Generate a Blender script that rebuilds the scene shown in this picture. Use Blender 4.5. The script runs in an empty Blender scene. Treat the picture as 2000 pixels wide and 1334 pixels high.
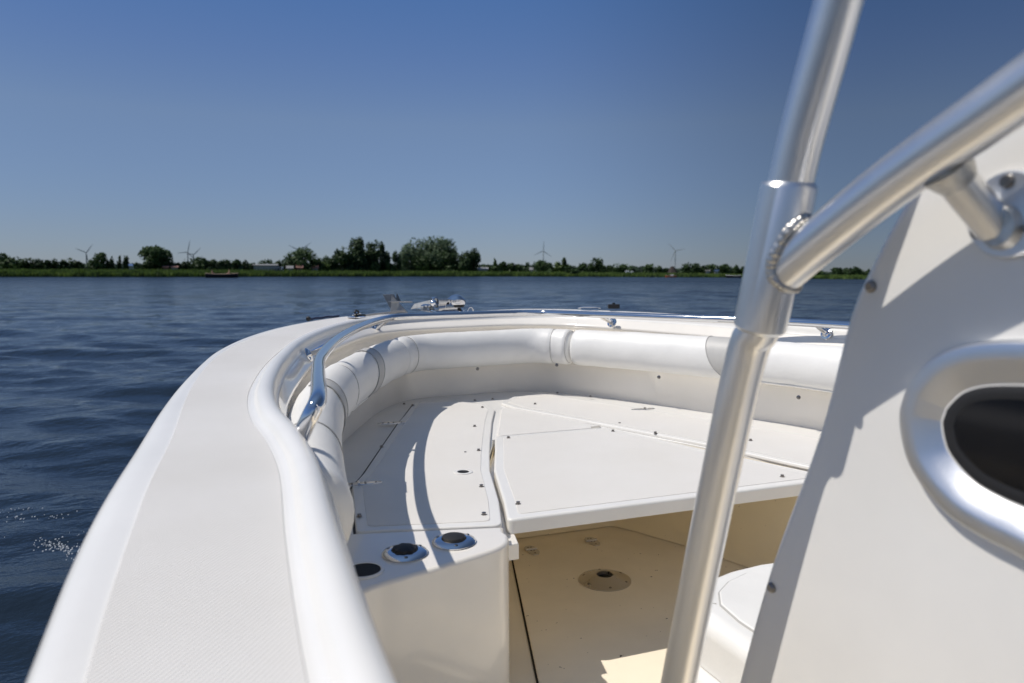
import bpy, bmesh, math, random
import numpy as np
from mathutils import Vector, Matrix, noise
R = random.Random(7)
rad = math.radians
scene = bpy.context.scene
COL = scene.collection
V = Vector

# ------------------------------------------------------------------ camera constants (metres, boat forward = +Y)
FPX, HC, YAW, PIT, ROL = 1440.0, 1.4, rad(22), math.atan(134/1440), rad(.25)
SUN = V((-.265, .085, .42)).normalized()        # towards the sun

# ------------------------------------------------------------------ materials
def nt(name):
    m = bpy.data.materials.new(name); m.use_nodes = True
    n = m.node_tree.nodes; l = m.node_tree.links
    return m, n, l, n['Principled BSDF']
def noise_node(n, l, scale, detail=4, rough=.55, coord='Object', stretch=None):
    tc = n.new('ShaderNodeTexCoord'); t = n.new('ShaderNodeTexNoise')
    t.inputs['Scale'].default_value = scale; t.inputs['Detail'].default_value = detail
    t.inputs['Roughness'].default_value = rough
    if stretch:
        mp = n.new('ShaderNodeMapping'); mp.inputs['Scale'].default_value = stretch
        l.new(tc.outputs[coord], mp.inputs[0]); l.new(mp.outputs[0], t.inputs['Vector'])
    else: l.new(tc.outputs[coord], t.inputs['Vector'])
    return t
def ramp(n, l, src, stops):
    r = n.new('ShaderNodeValToRGB'); e = r.color_ramp.elements
    while len(e) < len(stops): e.new(.5)
    for i, (p, c) in enumerate(stops):
        e[i].position = p; e[i].color = (*c, 1) if len(c) == 3 else c
    l.new(src, r.inputs[0]); return r
def mat(name, col, rough=.4, metal=0, var=0, vscale=8, bump=0, bscale=60, coat=0, spec=None, rvar=0, bstretch=None, spots=None):
    m, n, l, b = nt(name)
    b.inputs['Base Color'].default_value = (*col, 1); b.inputs['Roughness'].default_value = rough
    b.inputs['Metallic'].default_value = metal
    if coat: b.inputs['Coat Weight'].default_value = coat; b.inputs['Coat Roughness'].default_value = .04
    if spec is not None: b.inputs['Specular IOR Level'].default_value = spec
    last = None
    if var:
        t = noise_node(n, l, vscale, 5)
        lo = tuple(max(0, c*(1-var)) for c in col); hi = tuple(min(1, c*(1+var*.5)) for c in col)
        r = ramp(n, l, t.outputs['Fac'], [(.3, lo), (.7, hi)]); last = r.outputs[0]
        l.new(last, b.inputs['Base Color'])
    if spots:   # small dark specks of dirt
        sc, th, sc_col = spots
        t = noise_node(n, l, sc, 2, .5)
        r = ramp(n, l, t.outputs['Fac'], [(th, (0, 0, 0)), (th+.03, (1, 1, 1))])
        mx = n.new('ShaderNodeMix'); mx.data_type = 'RGBA'
        l.new(r.outputs[0], mx.inputs[0])
        if last: l.new(last, mx.inputs[6])
        else: mx.inputs[6].default_value = (*col, 1)
        mx.inputs[7].default_value = (*sc_col, 1)
        l.new(mx.outputs[2], b.inputs['Base Color'])
    if rvar:
        t = noise_node(n, l, 14, 6, .7)
        mr = n.new('ShaderNodeMapRange'); mr.inputs[3].default_value = max(.02, rough-rvar); mr.inputs[4].default_value = rough+rvar
        l.new(t.outputs['Fac'], mr.inputs[0]); l.new(mr.outputs[0], b.inputs['Roughness'])
    if bump:
        t = noise_node(n, l, bscale, 4, .6, stretch=bstretch)
        bp = n.new('ShaderNodeBump'); bp.inputs['Strength'].default_value = bump; bp.inputs['Distance'].default_value = .002
        l.new(t.outputs['Fac'], bp.inputs['Height']); l.new(bp.outputs[0], b.inputs['Normal'])
    return m
M = {}
M['gel'] = mat('white_gelcoat', (.80, .785, .75), .26, var=.045, vscale=4, coat=.12, rvar=.012, spec=.4)
M['gel_in'] = mat('liner_gelcoat', (.85, .81, .74), .16, var=.05, vscale=4, coat=.5, rvar=.05, bump=.05, bscale=5)
M['cream'] = mat('cream_gelcoat', (.91, .80, .58), .3, var=.07, vscale=3, coat=.2, rvar=.06, spots=(75, .735, (.12, .08, .05)))
M['floor'] = mat('cream_floor', (.90, .81, .65), .48, var=.06, vscale=5, bump=.3, bscale=350, spots=(60, .74, (.12, .09, .06)))
M['vinyl'] = mat('white_vinyl', (.79, .78, .75), .45, var=.05, vscale=7, bump=.55, bscale=38, spots=None)
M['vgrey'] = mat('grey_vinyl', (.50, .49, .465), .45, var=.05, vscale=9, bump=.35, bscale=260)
M['piping'] = mat('grey_piping', (.42, .41, .39), .45)
M['chrome'] = mat('stainless', (.72, .72, .73), .07, 1, rvar=.03)
M['dullsteel'] = mat('dull_steel', (.62, .59, .55), .3, 1, rvar=.1)
M['stud'] = mat('dark_steel', (.26, .245, .23), .3, 1, rvar=.1)
M['galv'] = mat('galvanised', (.34, .345, .34), .55, .5, var=.3, vscale=40, bump=.3, bscale=80)
M['alu'] = mat('anodised_aluminium', (.80, .79, .77), .34, 1, bump=.08, bscale=500, rvar=.06)
M['aluf'] = mat('frame_aluminium', (.72, .73, .75), .34, 1, bump=.12, bscale=900, rvar=.05)
M['weld'] = mat('weld_bead', (.60, .58, .54), .36, 1, bump=.5, bscale=160, var=.3, vscale=60)
M['rubber'] = mat('black_rubber', (.012, .012, .013), .6)
M['black'] = mat('black_hole', (.004, .004, .004), .7)
M['glass'] = mat('dark_glass', (.004, .004, .005), .10, spec=.35)
M['rope'] = mat('dark_rope', (.03, .03, .035), .8, bump=.6, bscale=200)
M['navy'] = mat('navy_rope', (.015, .025, .07), .8, bump=.6, bscale=200)
M['antenna'] = mat('grey_pole', (.38, .36, .33), .4)
# moulded non-skid: fine diagonal ribs
def nonskid(name, col, per=105, st=.6, both=True, dirt=.955):
    m, n, l, b = nt(name)
    b.inputs['Roughness'].default_value = .42
    t = noise_node(n, l, 3, 5)
    r = ramp(n, l, t.outputs['Fac'], [(.3, (col[0]*dirt, col[1]*dirt*.992, col[2]*dirt*.975)), (.7, col)])
    l.new(r.outputs[0], b.inputs['Base Color'])
    tc = n.new('ShaderNodeTexCoord'); hs = []
    for ang in (35, -35):
        mp = n.new('ShaderNodeMapping'); mp.inputs['Rotation'].default_value = (0, 0, rad(ang))
        w = n.new('ShaderNodeTexWave'); w.inputs['Scale'].default_value = per; w.inputs['Distortion'].default_value = 0
        l.new(tc.outputs['Object'], mp.inputs[0]); l.new(mp.outputs[0], w.inputs['Vector']); hs.append(w)
    mm = n.new('ShaderNodeMath'); mm.operation = 'MULTIPLY'
    l.new(hs[0].outputs['Fac'], mm.inputs[0]); l.new(hs[1 if both else 0].outputs['Fac'], mm.inputs[1])
    bp = n.new('ShaderNodeBump'); bp.inputs['Strength'].default_value = st; bp.inputs['Distance'].default_value = .0015
    l.new(mm.outputs[0], bp.inputs['Height']); l.new(bp.outputs[0], b.inputs['Normal'])
    return m
M['nonskid'] = nonskid('nonskid_deck', (.81, .785, .745), 66, .75, False, .93)
M['lid'] = nonskid('nonskid_lid', (.82, .795, .755))

# ------------------------------------------------------------------ mesh helpers
def tag(o, label=None, cat=None, group=None, kind=None):
    if label: o['label'] = label
    if cat: o['category'] = cat
    if group: o['group'] = group
    if kind: o['kind'] = kind
    return o
def empty(name, loc=(0, 0, 0), rz=0):
    o = bpy.data.objects.new(name, None); COL.objects.link(o); o.location = loc; o.rotation_euler = (0, 0, rz)
    o.empty_display_size = .1
    return o
def link(name, me, m, parent=None, smooth=True, wn=False, sharp=None):
    o = bpy.data.objects.new(name, me); COL.objects.link(o)
    ms = m if isinstance(m, (list, tuple)) else [m]
    for x in ms: me.materials.append(x)
    if smooth:
        me.polygons.foreach_set('use_smooth', [True]*len(me.polygons))
        if sharp is not None:
            me.set_sharp_from_angle(angle=rad(sharp))
    if parent: o.parent = parent
    if wn:
        w = o.modifiers.new('wn', 'WEIGHTED_NORMAL'); w.keep_sharp = True; w.weight = 100
    return o
class MB:
    def __init__(s): s.v = []; s.f = []
    def add(s, vs, fs):
        b = len(s.v); s.v += [tuple(p) for p in vs]; s.f += [tuple(i+b for i in f) for f in fs]; return s
    def box(s, c, sz, rz=0, rx=0, ry=0):
        m = Matrix.Translation(c) @ Matrix.Rotation(rz, 4, 'Z') @ Matrix.Rotation(ry, 4, 'Y') @ Matrix.Rotation(rx, 4, 'X')
        h = V(sz)/2
        vs = [m @ V((x*h.x, y*h.y, z*h.z)) for x in (-1, 1) for y in (-1, 1) for z in (-1, 1)]
        return s.add(vs, [(0, 1, 3, 2), (4, 6, 7, 5), (0, 4, 5, 1), (2, 3, 7, 6), (0, 2, 6, 4), (1, 5, 7, 3)])
    def tube(s, pts, r, n=16, closed=False, caps=True, sy=1.0, up=None):
        pts = [V(p) for p in pts]; N = len(pts)
        rs = r if isinstance(r, (list, tuple)) else [r]*N
        T = []
        for i in range(N):
            if closed: t = pts[(i+1) % N]-pts[i-1]
            else: t = pts[min(i+1, N-1)]-pts[max(i-1, 0)]
            T.append(t.normalized())
        a = V(up) if up else (V((0, 0, 1)) if abs(T[0].z) < .9 else V((0, 1, 0)))
        u = (a - T[0]*a.dot(T[0])).normalized(); vs = []
        for i in range(N):
            if up: a2 = V(up); u = (a2 - T[i]*a2.dot(T[i])).normalized()
            else: u = (u - T[i]*u.dot(T[i])).normalized()
            w = T[i].cross(u)
            for k in range(n):
                q = 2*math.pi*k/n
                vs.append(pts[i] + u*(math.cos(q)*rs[i]*sy) + w*(math.sin(q)*rs[i]))
        fs = []
        for i in range(N if closed else N-1):
            j = (i+1) % N
            for k in range(n): fs.append((i*n+k, i*n+(k+1) % n, j*n+(k+1) % n, j*n+k))
        if caps and not closed:
            fs.append(tuple(range(n))[::-1]); fs.append(tuple((N-1)*n+k for k in range(n)))
        return s.add(vs, fs)
    def lathe(s, prof, origin=(0, 0, 0), axis=(0, 0, 1), n=24):
        ax = V(axis).normalized(); q = V((0, 0, 1)).rotation_difference(ax); o = V(origin); vs = []; fs = []
        for r, z in prof:
            for k in range(n):
                a = 2*math.pi*k/n; vs.append(o + q @ V((r*math.cos(a), r*math.sin(a), z)))
        for i in range(len(prof)-1):
            for k in range(n): fs.append((i*n+k, i*n+(k+1) % n, (i+1)*n+(k+1) % n, (i+1)*n+k))
        if prof[0][0] > 1e-5: fs.append(tuple(range(n))[::-1])
        if prof[-1][0] > 1e-5: fs.append(tuple((len(prof)-1)*n+k for k in range(n)))
        return s.add(vs, fs)
    def prism(s, poly, d, thick_vec=None):
        # poly 3-D points, extruded by vector d
        n = len(poly); d = V(d); vs = [V(p) for p in poly] + [V(p)+d for p in poly]
        return s.add(vs, [tuple(range(n))[::-1], tuple(range(n, 2*n))] + [(i, (i+1) % n, n+(i+1) % n, n+i) for i in range(n)])
    def build(s, name, m, parent=None, smooth=True, sharp=35, bevel=0, seg=2, wn=False):
        me = bpy.data.meshes.new(name); me.from_pydata(s.v, [], s.f); me.update()
        bm = bmesh.new(); bm.from_mesh(me)
        bmesh.ops.remove_doubles(bm, verts=bm.verts, dist=1e-6)
        if bevel:
            es = [e for e in bm.edges if len(e.link_faces) == 2 and e.calc_face_angle(0) > rad(35)]
            bmesh.ops.bevel(bm, geom=es, offset=bevel, segments=seg, affect='EDGES', profile=.5, clamp_overlap=True)
        bmesh.ops.recalc_face_normals(bm, faces=bm.faces)
        bm.to_mesh(me); bm.free()
        return link(name, me, m, parent, smooth, wn or bool(bevel), sharp)
def cat(pts, k=8, closed=False):
    P = [V(p) for p in pts]; n = len(P); out = []
    rng = n if closed else n-1
    for i in range(rng):
        p0 = P[(i-1) % n] if closed else (P[i-1] if i else P[0]*2-P[1])
        p1 = P[i]; p2 = P[(i+1) % n]
        p3 = P[(i+2) % n] if closed else (P[i+2] if i+2 < n else P[-1]*2-P[-2])
        # centripetal-ish
        for j in range(k):
            t = j/k; t2 = t*t; t3 = t2*t
            out.append(.5*((2*p1)+(p2-p0)*t+(2*p0-5*p1+4*p2-p3)*t2+(3*p1-p0-3*p2+p3)*t3))
    if not closed: out.append(P[-1])
    return out
def round_poly(pts, rs, seg=5):
    """round the corners of a 2-D polygon; rs radius (single or list)"""
    n = len(pts); out = []
    for i in range(n):
        r = rs[i] if isinstance(rs, (list, tuple)) else rs
        p = V((*pts[i][:2], 0)); a = V((*pts[i-1][:2], 0)); b = V((*pts[(i+1) % n][:2], 0))
        if r <= 0: out.append((p.x, p.y)); continue
        u = (a-p).normalized(); w = (b-p).normalized()
        ang = u.angle(w)
        if ang > rad(172): out.append((p.x, p.y)); continue
        d = min(r/math.tan(ang/2), (a-p).length*.45, (b-p).length*.45)
        s = p+u*d; e = p+w*d
        for k in range(seg+1):
            t = k/seg; q = s*(1-t)**2+p*2*t*(1-t)+e*t*t; out.append((q.x, q.y))
    return out
def slab(name, poly, z0, z1, m, parent, bevel=.006, seg=3, hole=None):
    mb = MB(); mb.prism([(x, y, z0) for x, y in poly], (0, 0, z1-z0))
    me = bpy.data.meshes.new(name); me.from_pydata(mb.v, [], mb.f); me.update()
    bm = bmesh.new(); bm.from_mesh(me)
    bmesh.ops.recalc_face_normals(bm, faces=bm.faces)
    if bevel:
        es = [e for e in bm.edges if all(v.co.z > z1-1e-5 for v in e.verts)]
        bmesh.ops.bevel(bm, geom=es, offset=bevel, segments=seg, affect='EDGES', profile=.5, clamp_overlap=True)
    bm.to_mesh(me); bm.free()
    return link(name, me, m, parent, True, True, 50)

# ================================================================== BOAT
XC = 1.265
boat = empty('motorboat'); boat.rotation_euler = (0, rad(-.573), 0)
tag(boat, 'white open motorboat whose bow cockpit fills the foreground, with stainless rails and padded white seating', 'motorboat')
def mir(p): return (2*XC-p[0],) + tuple(p[1:])

O = [(-.10,-1.2,1.07),(-.125,.1,1.075),(-.141,.655,1.08),(-.148,.917,1.082),(-.144,1.15,1.086),(-.128,1.43,1.092),(-.108,1.77,1.10),(-.08,2.1,1.107),(-.037,2.46,1.115),(.013,2.79,1.121),(.105,3.17,1.127),(.23,3.52,1.132),(.38,3.80,1.136),(.55,4.02,1.14),(.75,4.22,1.139),(.99,4.48,1.122),(XC,4.66,1.110)]
Lp = [(.15,-1.2,1.095),(.14,.0,1.10),(.13,.5,1.105),(.14,.85,1.107),(.158,1.18,1.11),(.152,1.40,1.115),(.135,1.60,1.12),(.138,1.82,1.125),(.163,2.06,1.13),(.215,2.38,1.137),(.31,2.8,1.145),(.42,3.13,1.15),(.56,3.45,1.153),(.70,3.67,1.155),(.85,3.80,1.155),(1.02,3.85,1.155),(XC,3.86,1.155)]
G = [(.165,-1.2,1.045),(.155,.0,1.05),(.145,.5,1.055),(.155,.85,1.055),(.173,1.18,1.06),(.170,1.41,1.06),(.158,1.62,1.06),(.166,1.83,1.06),(.195,2.06,1.06),(.252,2.36,1.063),(.348,2.77,1.068),(.462,3.10,1.074),(.602,3.41,1.08),(.738,3.62,1.085),(.88,3.74,1.086),(1.035,3.79,1.087),(XC,3.80,1.087)]
F = [(.2,-1.2,0),(.2,.0,0),(.2,.5,0),(.18,.85,0),(.155,1.18,0),(.145,1.45,0),(.15,1.7,0),(.165,1.9,0),(.205,2.15,0),(.27,2.4,0),(.415,2.75,0),(.56,3.09,0),(.71,3.40,0),(.81,3.55,0),(.91,3.65,0),(1.06,3.69,0),(XC,3.69,0)]
KS = 6
def full(path):
    p = list(path) + [mir(q) for q in path[-2::-1]]
    return cat(p, KS)
def shear(p): return V((p[0], p[1], p[2]+.012*max(0, p[0]-.2)))   # starboard topsides stand a touch higher
Of, Lf, Gf, Ff = [full(a) for a in (O, Lp, G, F)]
NS = len(Of)
for A in (Of, Lf, Gf):
    for i in range(NS): A[i] = shear(A[i])
C0 = [(.150,1.24,.980),(.175,1.5,.980),(.222,1.85,.980),(.28,2.15,.983),(.372,2.5,.983),(.545,2.93,.983),(.70,3.24,.983),(.80,3.405,.983)]
C1 = [(.80,3.405,.983),(.86,3.49,.983),(.95,3.56,.983),(1.07,3.585,.983),(XC,3.59,.983)]
C1 = C1 + [mir(p) for p in C1[-2::-1]]
C2 = [mir(p) for p in C0[::-1]]
CB = [shear(q) for q in cat(C0+C1[1:]+C2[1:], 10)]
def sect(i):
    o, lp, g, f = Of[i], Lf[i], Gf[i], Ff[i]
    d = V((lp.x-o.x, lp.y-o.y, 0)).normalized()
    t = (Lf[min(i+1, NS-1)]-Lf[max(i-1, 0)]); t.z = 0; t.normalize()
    dl = V((t.y, -t.x, 0))                           # inboard normal of the lip
    if dl.dot(d) < 0: dl = -dl
    tg = (Gf[min(i+1, NS-1)]-Gf[max(i-1, 0)]); tg.z = 0; tg.normalize(); dg = V((tg.y, -tg.x, 0))
    if dg.dot(d) < 0: dg = -dg
    return o, lp, g, f, d, dl, dg
def Z(z): return V((0, 0, z))
def sweep(fn, name, m, parent, sharp=60):
    rows = [fn(i) for i in range(NS)]; k = len(rows[0]); vs = [p for r in rows for p in r]
    fs = [(i*k+j, i*k+j+1, (i+1)*k+j+1, (i+1)*k+j) for i in range(NS-1) for j in range(k-1)]
    return MB().add(vs, fs).build(name, m, parent, sharp=sharp)
def f_hull(i):
    o, lp, g, f, d, dl, dg = sect(i)
    bow = max(0, min(1, (o.y-2.5)/2.1))
    b1 = .10+.25*bow; b2 = .32+.55*bow
    def at(k, z): q = o+d*k; return V((q.x, q.y, z))
    return [at(b2+.1, -.5), at(b2, -.05), at((b1+b2)/2, .3), at(b1, .6), at(.04, .9), o+d*.022+Z(-.10), o+d*.014+Z(-.07)]
sweep(f_hull, 'hull', M['gel'], boat)
def f_rub(i):
    o, lp, g, f, d, dl, dg = sect(i); c = o+d*.006+Z(-.050)
    return [c+d*(-.016*math.cos(a))+Z(.018*math.sin(a)) for a in [rad(q) for q in (-100, -70, -40, -10, 20, 50, 80, 100)]]
sweep(f_rub, 'rub_rail', M['gel'], boat)
def f_gun(i):
    o, lp, g, f, d, dl, dg = sect(i); zl = lp.z-.025
    P = [o+d*.024+Z(-.034), o+d*.010+Z(-.027), o+d*.002+Z(-.018), o+d*.004+Z(-.006), o+d*.014+Z(0), o+d*.034+Z(.003), o+d*.052+Z(.002)]
    def L(k, z): q = lp-dl*k; return V((q.x, q.y, z))
    P += [L(.056, zl), L(.048, zl+.002), L(.044, zl+.008), L(.040, lp.z-.007), L(.034, lp.z-.001), L(.025, lp.z+.002), L(.015, lp.z+.001), L(.006, lp.z-.004), L(.001, lp.z-.012), L(0, lp.z-.022), L(-.0015, lp.z-.032), L(-.005, lp.z-.038), L(-.008, lp.z-.041)]
    return P
sweep(f_gun, 'gunwale', M['gel'], boat)
def f_liner(i):
    o, lp, g, f, d, dl, dg = sect(i)
    def L(k, z): q = lp-dl*k; return V((q.x, q.y, z))
    gz = g.z
    P = [L(-.0085, lp.z-.0415), g-dg*.010+Z(.006), g-dg*.004+Z(.001), g+Z(-.005), g-dg*.001+Z(-.011), g-dg*.008+Z(-.020), g-dg*.022+Z(-.032), g-dg*.030+Z(-.055), g-dg*.030+Z(-.10)]
    w = g-dg*.03
    cb = min(CB, key=lambda q: (q.x-g.x)**2+(q.y-g.y)**2); dd = math.hypot(cb.x-g.x, cb.y-g.y)
    k = 1 if dd < .27 else 0
    w = V((cb.x*k+w.x*(1-k), cb.y*k+w.y*(1-k), 0))
    P += [V((w.x, w.y, 1.0)), V((w.x, w.y, .93)), V((f.x, f.y, .90)), V((f.x, f.y, .775)), V((f.x, f.y, .76))+dg*.001, V((f.x, f.y, .745))+dg*.003, V((f.x, f.y, .34))+dg*.003]
    return P
sweep(f_liner, 'cockpit_liner', M['gel_in'], boat)
# non-skid sheet on the gunwale, proud of the gelcoat
def f_skid(i):
    o, lp, g, f, d, dl, dg = sect(i)
    a = o+d*.056; b = lp-dl*.060; b = V((b.x, b.y, lp.z-.025))
    za = o.z+.002
    ax = V((a.x, a.y, za))
    out = [ax+Z(-.002), ax+d*.002+Z(.0022)]
    for k in (.33, .66): out.append(ax.lerp(b, k)+Z(.0026))
    out += [b-dl*.002+Z(.0022), b+Z(-.002)]
    return out
sweep(f_skid, 'gunwale_nonskid', M['nonskid'], boat, sharp=30)
# ---- bow rail
rail_pts = [(.145,1.40,1.075),(.158,1.385,1.11),(.171,1.375,1.140),(.183,1.39,1.157),(.198,1.48,1.163),(.228,1.72,1.165),(.272,2.02,1.166),(.36,2.40,1.168),(.45,2.71,1.169),(.55,3.0,1.17),(.68,3.33,1.17),(.80,3.555,1.17),(.90,3.635,1.17),(1.02,3.655,1.17),(1.3,3.645,1.172),(1.52,3.63,1.173),(1.62,3.58,1.173),(1.69,3.47,1.174),(1.815,3.24,1.175),(2.00,2.9,1.176),(2.20,2.52,1.178),(2.30,2.22,1.178),(2.36,1.85,1.178),(2.40,1.4,1.175),(2.43,1.36,1.13)]
rp = cat(rail_pts, 8)
rail = MB().tube(rp, .0162, 20).build('bow_rail', M['chrome'], boat)
def stanchion(rail_p, foot, n):
    rp_, ft = V(rail_p), V(foot); n = V(n).normalized()
    st = MB().tube([rp_, ft], .0105, 14).build('stanchion', M['chrome'], rail)
    MB().lathe([(.026, -.003), (.027, .001), (.025, .004), (.016, .007), (.013, .012)], ft, n, 24).build('stanchion_flange', M['chrome'], rail)
stanchion((.425,2.62,1.166), (.322,2.735,1.098), (.85,-.35,.45))
stanchion((.81,3.58,1.168), (.765,3.70,1.108), (.5,-.75,.45))
stanchion((1.80,3.27,1.172), (1.93,3.36,1.125), (-.8,-.4,.5))
stanchion((2.275,2.31,1.176), (2.325,2.30,1.135), (-.9,-.1,.4))
# ---- bolsters
def bolster(name, pts, label=None, grey=(), seams=(), piping=None):
    p = [shear(q) for q in cat(pts, 14)]
    # resample evenly
    L = [0]
    for a, b in zip(p, p[1:]): L.append(L[-1]+(b-a).length)
    N = 120; q = []
    for k in range(N+1):
        s = L[-1]*k/N; i = max(0, min(len(L)-2, next((j for j in range(len(L)-1) if L[j+1] >= s), len(L)-2)))
        t = (s-L[i])/max(1e-6, L[i+1]-L[i]); q.append(p[i].lerp(p[i+1], t))
    tot = L[-1]; rs = []
    for k in range(N+1):
        s = tot*k/N; e = min(s, tot-s); r = .0735
        if e < .03: r *= math.sqrt(max(.05, 1-((.03-e)/.032)**2))**.7
        for sm in seams:
            r -= .0035*math.exp(-((s/tot-sm)*tot/.008)**2)
        # soft filling unevenness
        r += .0012*noise.noise(V((s*7, len(name), pts[0][0])))
        rs.append(r)
    o = MB().tube(q, rs, 32, sy=1.25, up=(0, 0, 1)).build(name, M['vinyl'], boat, sharp=80)
    for v_ in o.data.vertices:
        c_ = v_.co; nz = noise.noise(V((c_.x*9, c_.y*9, c_.z*14)))*.0022+noise.noise(V((c_.x*26, c_.y*26, c_.z*40)))*.0007
        near = min([abs(((v_.index//32)/N)-sm) for sm in list(seams)+[g[0] for g in grey]+[g[1] for g in grey]+[9]])
        nz += .0016*math.exp(-(near*tot/.03)**2)*noise.noise(V((c_.x*70, c_.y*70, c_.z*70)))
        v_.co = c_+v_.normal*nz
    def frame(fr):
        x = fr*N; i = int(min(N-1, max(0, x))); t = x-i; c = q[i].lerp(q[i+1], t)
        T = (q[min(N, i+2)]-q[max(0, i-1)]).normalized(); u = V((0, 0, 1)); u = (u-T*u.dot(T)).normalized()
        return c, u, T.cross(u), rs[i]
    side = -1 if (q[0]-V((XC, 2.2, 1))).length else 1
    def ring(fr, a, k=1.0, shift=0.0):
        c, u, w, r = frame(fr)
        inb = V((XC, 2.3, c.z))-c
        if w.dot(inb) < 0: w = -w
        return c + u*(math.sin(a)*r*1.25*k) + w*(math.cos(a)*r*k)
    for sm in seams:
        MB().tube([ring(sm, rad(a), 1.014) for a in range(-80, 116, 8)], .0016, 6).build('seam', M['piping'], o)
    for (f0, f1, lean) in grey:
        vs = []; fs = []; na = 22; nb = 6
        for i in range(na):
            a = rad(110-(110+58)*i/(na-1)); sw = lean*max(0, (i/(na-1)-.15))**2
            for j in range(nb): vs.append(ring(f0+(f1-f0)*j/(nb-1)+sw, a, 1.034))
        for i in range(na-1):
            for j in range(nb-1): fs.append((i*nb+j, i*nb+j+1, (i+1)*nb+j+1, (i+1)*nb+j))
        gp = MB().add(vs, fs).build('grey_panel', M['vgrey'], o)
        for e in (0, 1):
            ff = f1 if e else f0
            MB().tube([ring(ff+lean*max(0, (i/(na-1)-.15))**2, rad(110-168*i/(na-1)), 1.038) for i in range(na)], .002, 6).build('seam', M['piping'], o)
    if piping:
        f0, f1 = piping
        MB().tube([ring(f0+(f1-f0)*k/40, rad(-58), 1.02) for k in range(41)], .0028, 8).build('piping', M['vinyl'], o)
    return o
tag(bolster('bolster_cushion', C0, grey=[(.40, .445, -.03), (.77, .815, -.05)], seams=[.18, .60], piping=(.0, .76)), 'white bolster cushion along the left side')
tag(bolster('bolster_cushion', C1, seams=[.015, .105, .895, .985]), 'white bolster cushion across the front')
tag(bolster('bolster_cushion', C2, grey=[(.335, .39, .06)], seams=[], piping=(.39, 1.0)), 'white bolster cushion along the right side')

# ---- floor, seat boxes
W_in = [(.655,1.665),(.70,1.80),(.78,2.06),(.87,2.34),(.97,2.56),(1.01,2.62),(1.50,2.60),(1.56,2.50),(1.66,2.28),(1.76,1.98),(1.84,1.72),(1.87,1.665)]
MB().add([(-.0,-1.2,.35),(2.5,-1.2,.35),(2.5,3.4,.35),(0,3.4,.35)], [(0,1,2,3)]).build('cockpit_floor', M['floor'], boat, sharp=None)
# well walls beneath the seats (cream inside), with a small cove at the floor
top = .735
wi = W_in
pr = round_poly(wi, [0, .05, .05, .05, .05, .05, .04, .05, .05, .05, .05, 0], 4)
vs = []; fs = []
for (x, y) in pr:
    cx, cy = 1.26-x, 1.9-y; l = math.hypot(cx, cy); cx /= l; cy /= l
    vs += [(x, y, top), (x, y, .40), (x+cx*.006, y+cy*.006, .375), (x+cx*.025, y+cy*.025, .352)]
for i in range(len(pr)-1):
    for j in range(3): fs.append((i*4+j, i*4+j+1, (i+1)*4+j+1, (i+1)*4+j))
MB().add(vs, fs).build('footwell_wall', M['cream'], boat)
for sg, pth in ((1, [(.668,1.668),(.70,1.80),(.78,2.06),(.87,2.34),(.97,2.56)]), (-1, [(1.86,1.668),(1.84,1.72),(1.76,1.98),(1.66,2.28),(1.56,2.50)])):
    P_ = [V((x, y, 0)) for x, y in pth]
    inn_ = [(p.x+sg*.034, p.y) for p in P_]
    pl_ = [(p.x-sg*.004, p.y) for p in P_]+inn_[::-1]
    slab('support_ledge', pl_ if sg < 0 else pl_[::-1], .672, .7135, M['gel_in'], boat, bevel=.004, seg=2)
# aft bulkheads of the two seat boxes: curved fronts with rounded top edges
def seatbox(sg):
    def mx(p): return p if sg < 0 else (2*XC-p[0], p[1])
    out = [(.20,1.40),(.286,1.462),(.36,1.487),(.441,1.510),(.53,1.537),(.604,1.563),(.642,1.592),(.660,1.635),(.660,1.665)]
    out = [(p.x, p.y) for p in cat([(*q, 0) for q in out], 5)]
    poly = out + [(.672,1.697),(.5,1.745),(.31,1.797),(.25,1.80),(.20,1.6)]
    poly = [mx(p) for p in poly]
    mb = MB(); mb.prism([(x, y, .34) for x, y in poly], (0, 0, .752-.34))
    me = bpy.data.meshes.new('x'); me.from_pydata(mb.v, [], mb.f); bm = bmesh.new(); bm.from_mesh(me)
    bmesh.ops.recalc_face_normals(bm, faces=bm.faces)
    es = [e for e in bm.edges if all(v.co.z > .7515 for v in e.verts)]
    bmesh.ops.bevel(bm, geom=es, offset=.016, segments=5, affect='EDGES', profile=.5, clamp_overlap=True)
    bm.to_mesh(me); bm.free(); me.name = 'seat_box'
    return link('seat_box', me, M['gel_in'], boat, True, True, 40)
sbL = seatbox(-1); sbR = seatbox(1)
tag(sbL, 'curved white seat box end with rod holders'); 
# platform under the lids (ring around the well, open over the footwell)
footL = [(p.x+.0, p.y) for p in Ff if p.y > 1.79]
inner = [(.660,1.76)] + [(p[0]-.006, p[1]+.0) for p in wi[1:5]] + [(1.0,2.655),(1.51,2.635)] + [(p[0]+.006, p[1]) for p in wi[7:11]] + [(1.875,1.76)]
poly = footL + inner[::-1]
slab('seat_platform', poly, .700, .7415, M['gel'], boat, bevel=.004)
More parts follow.
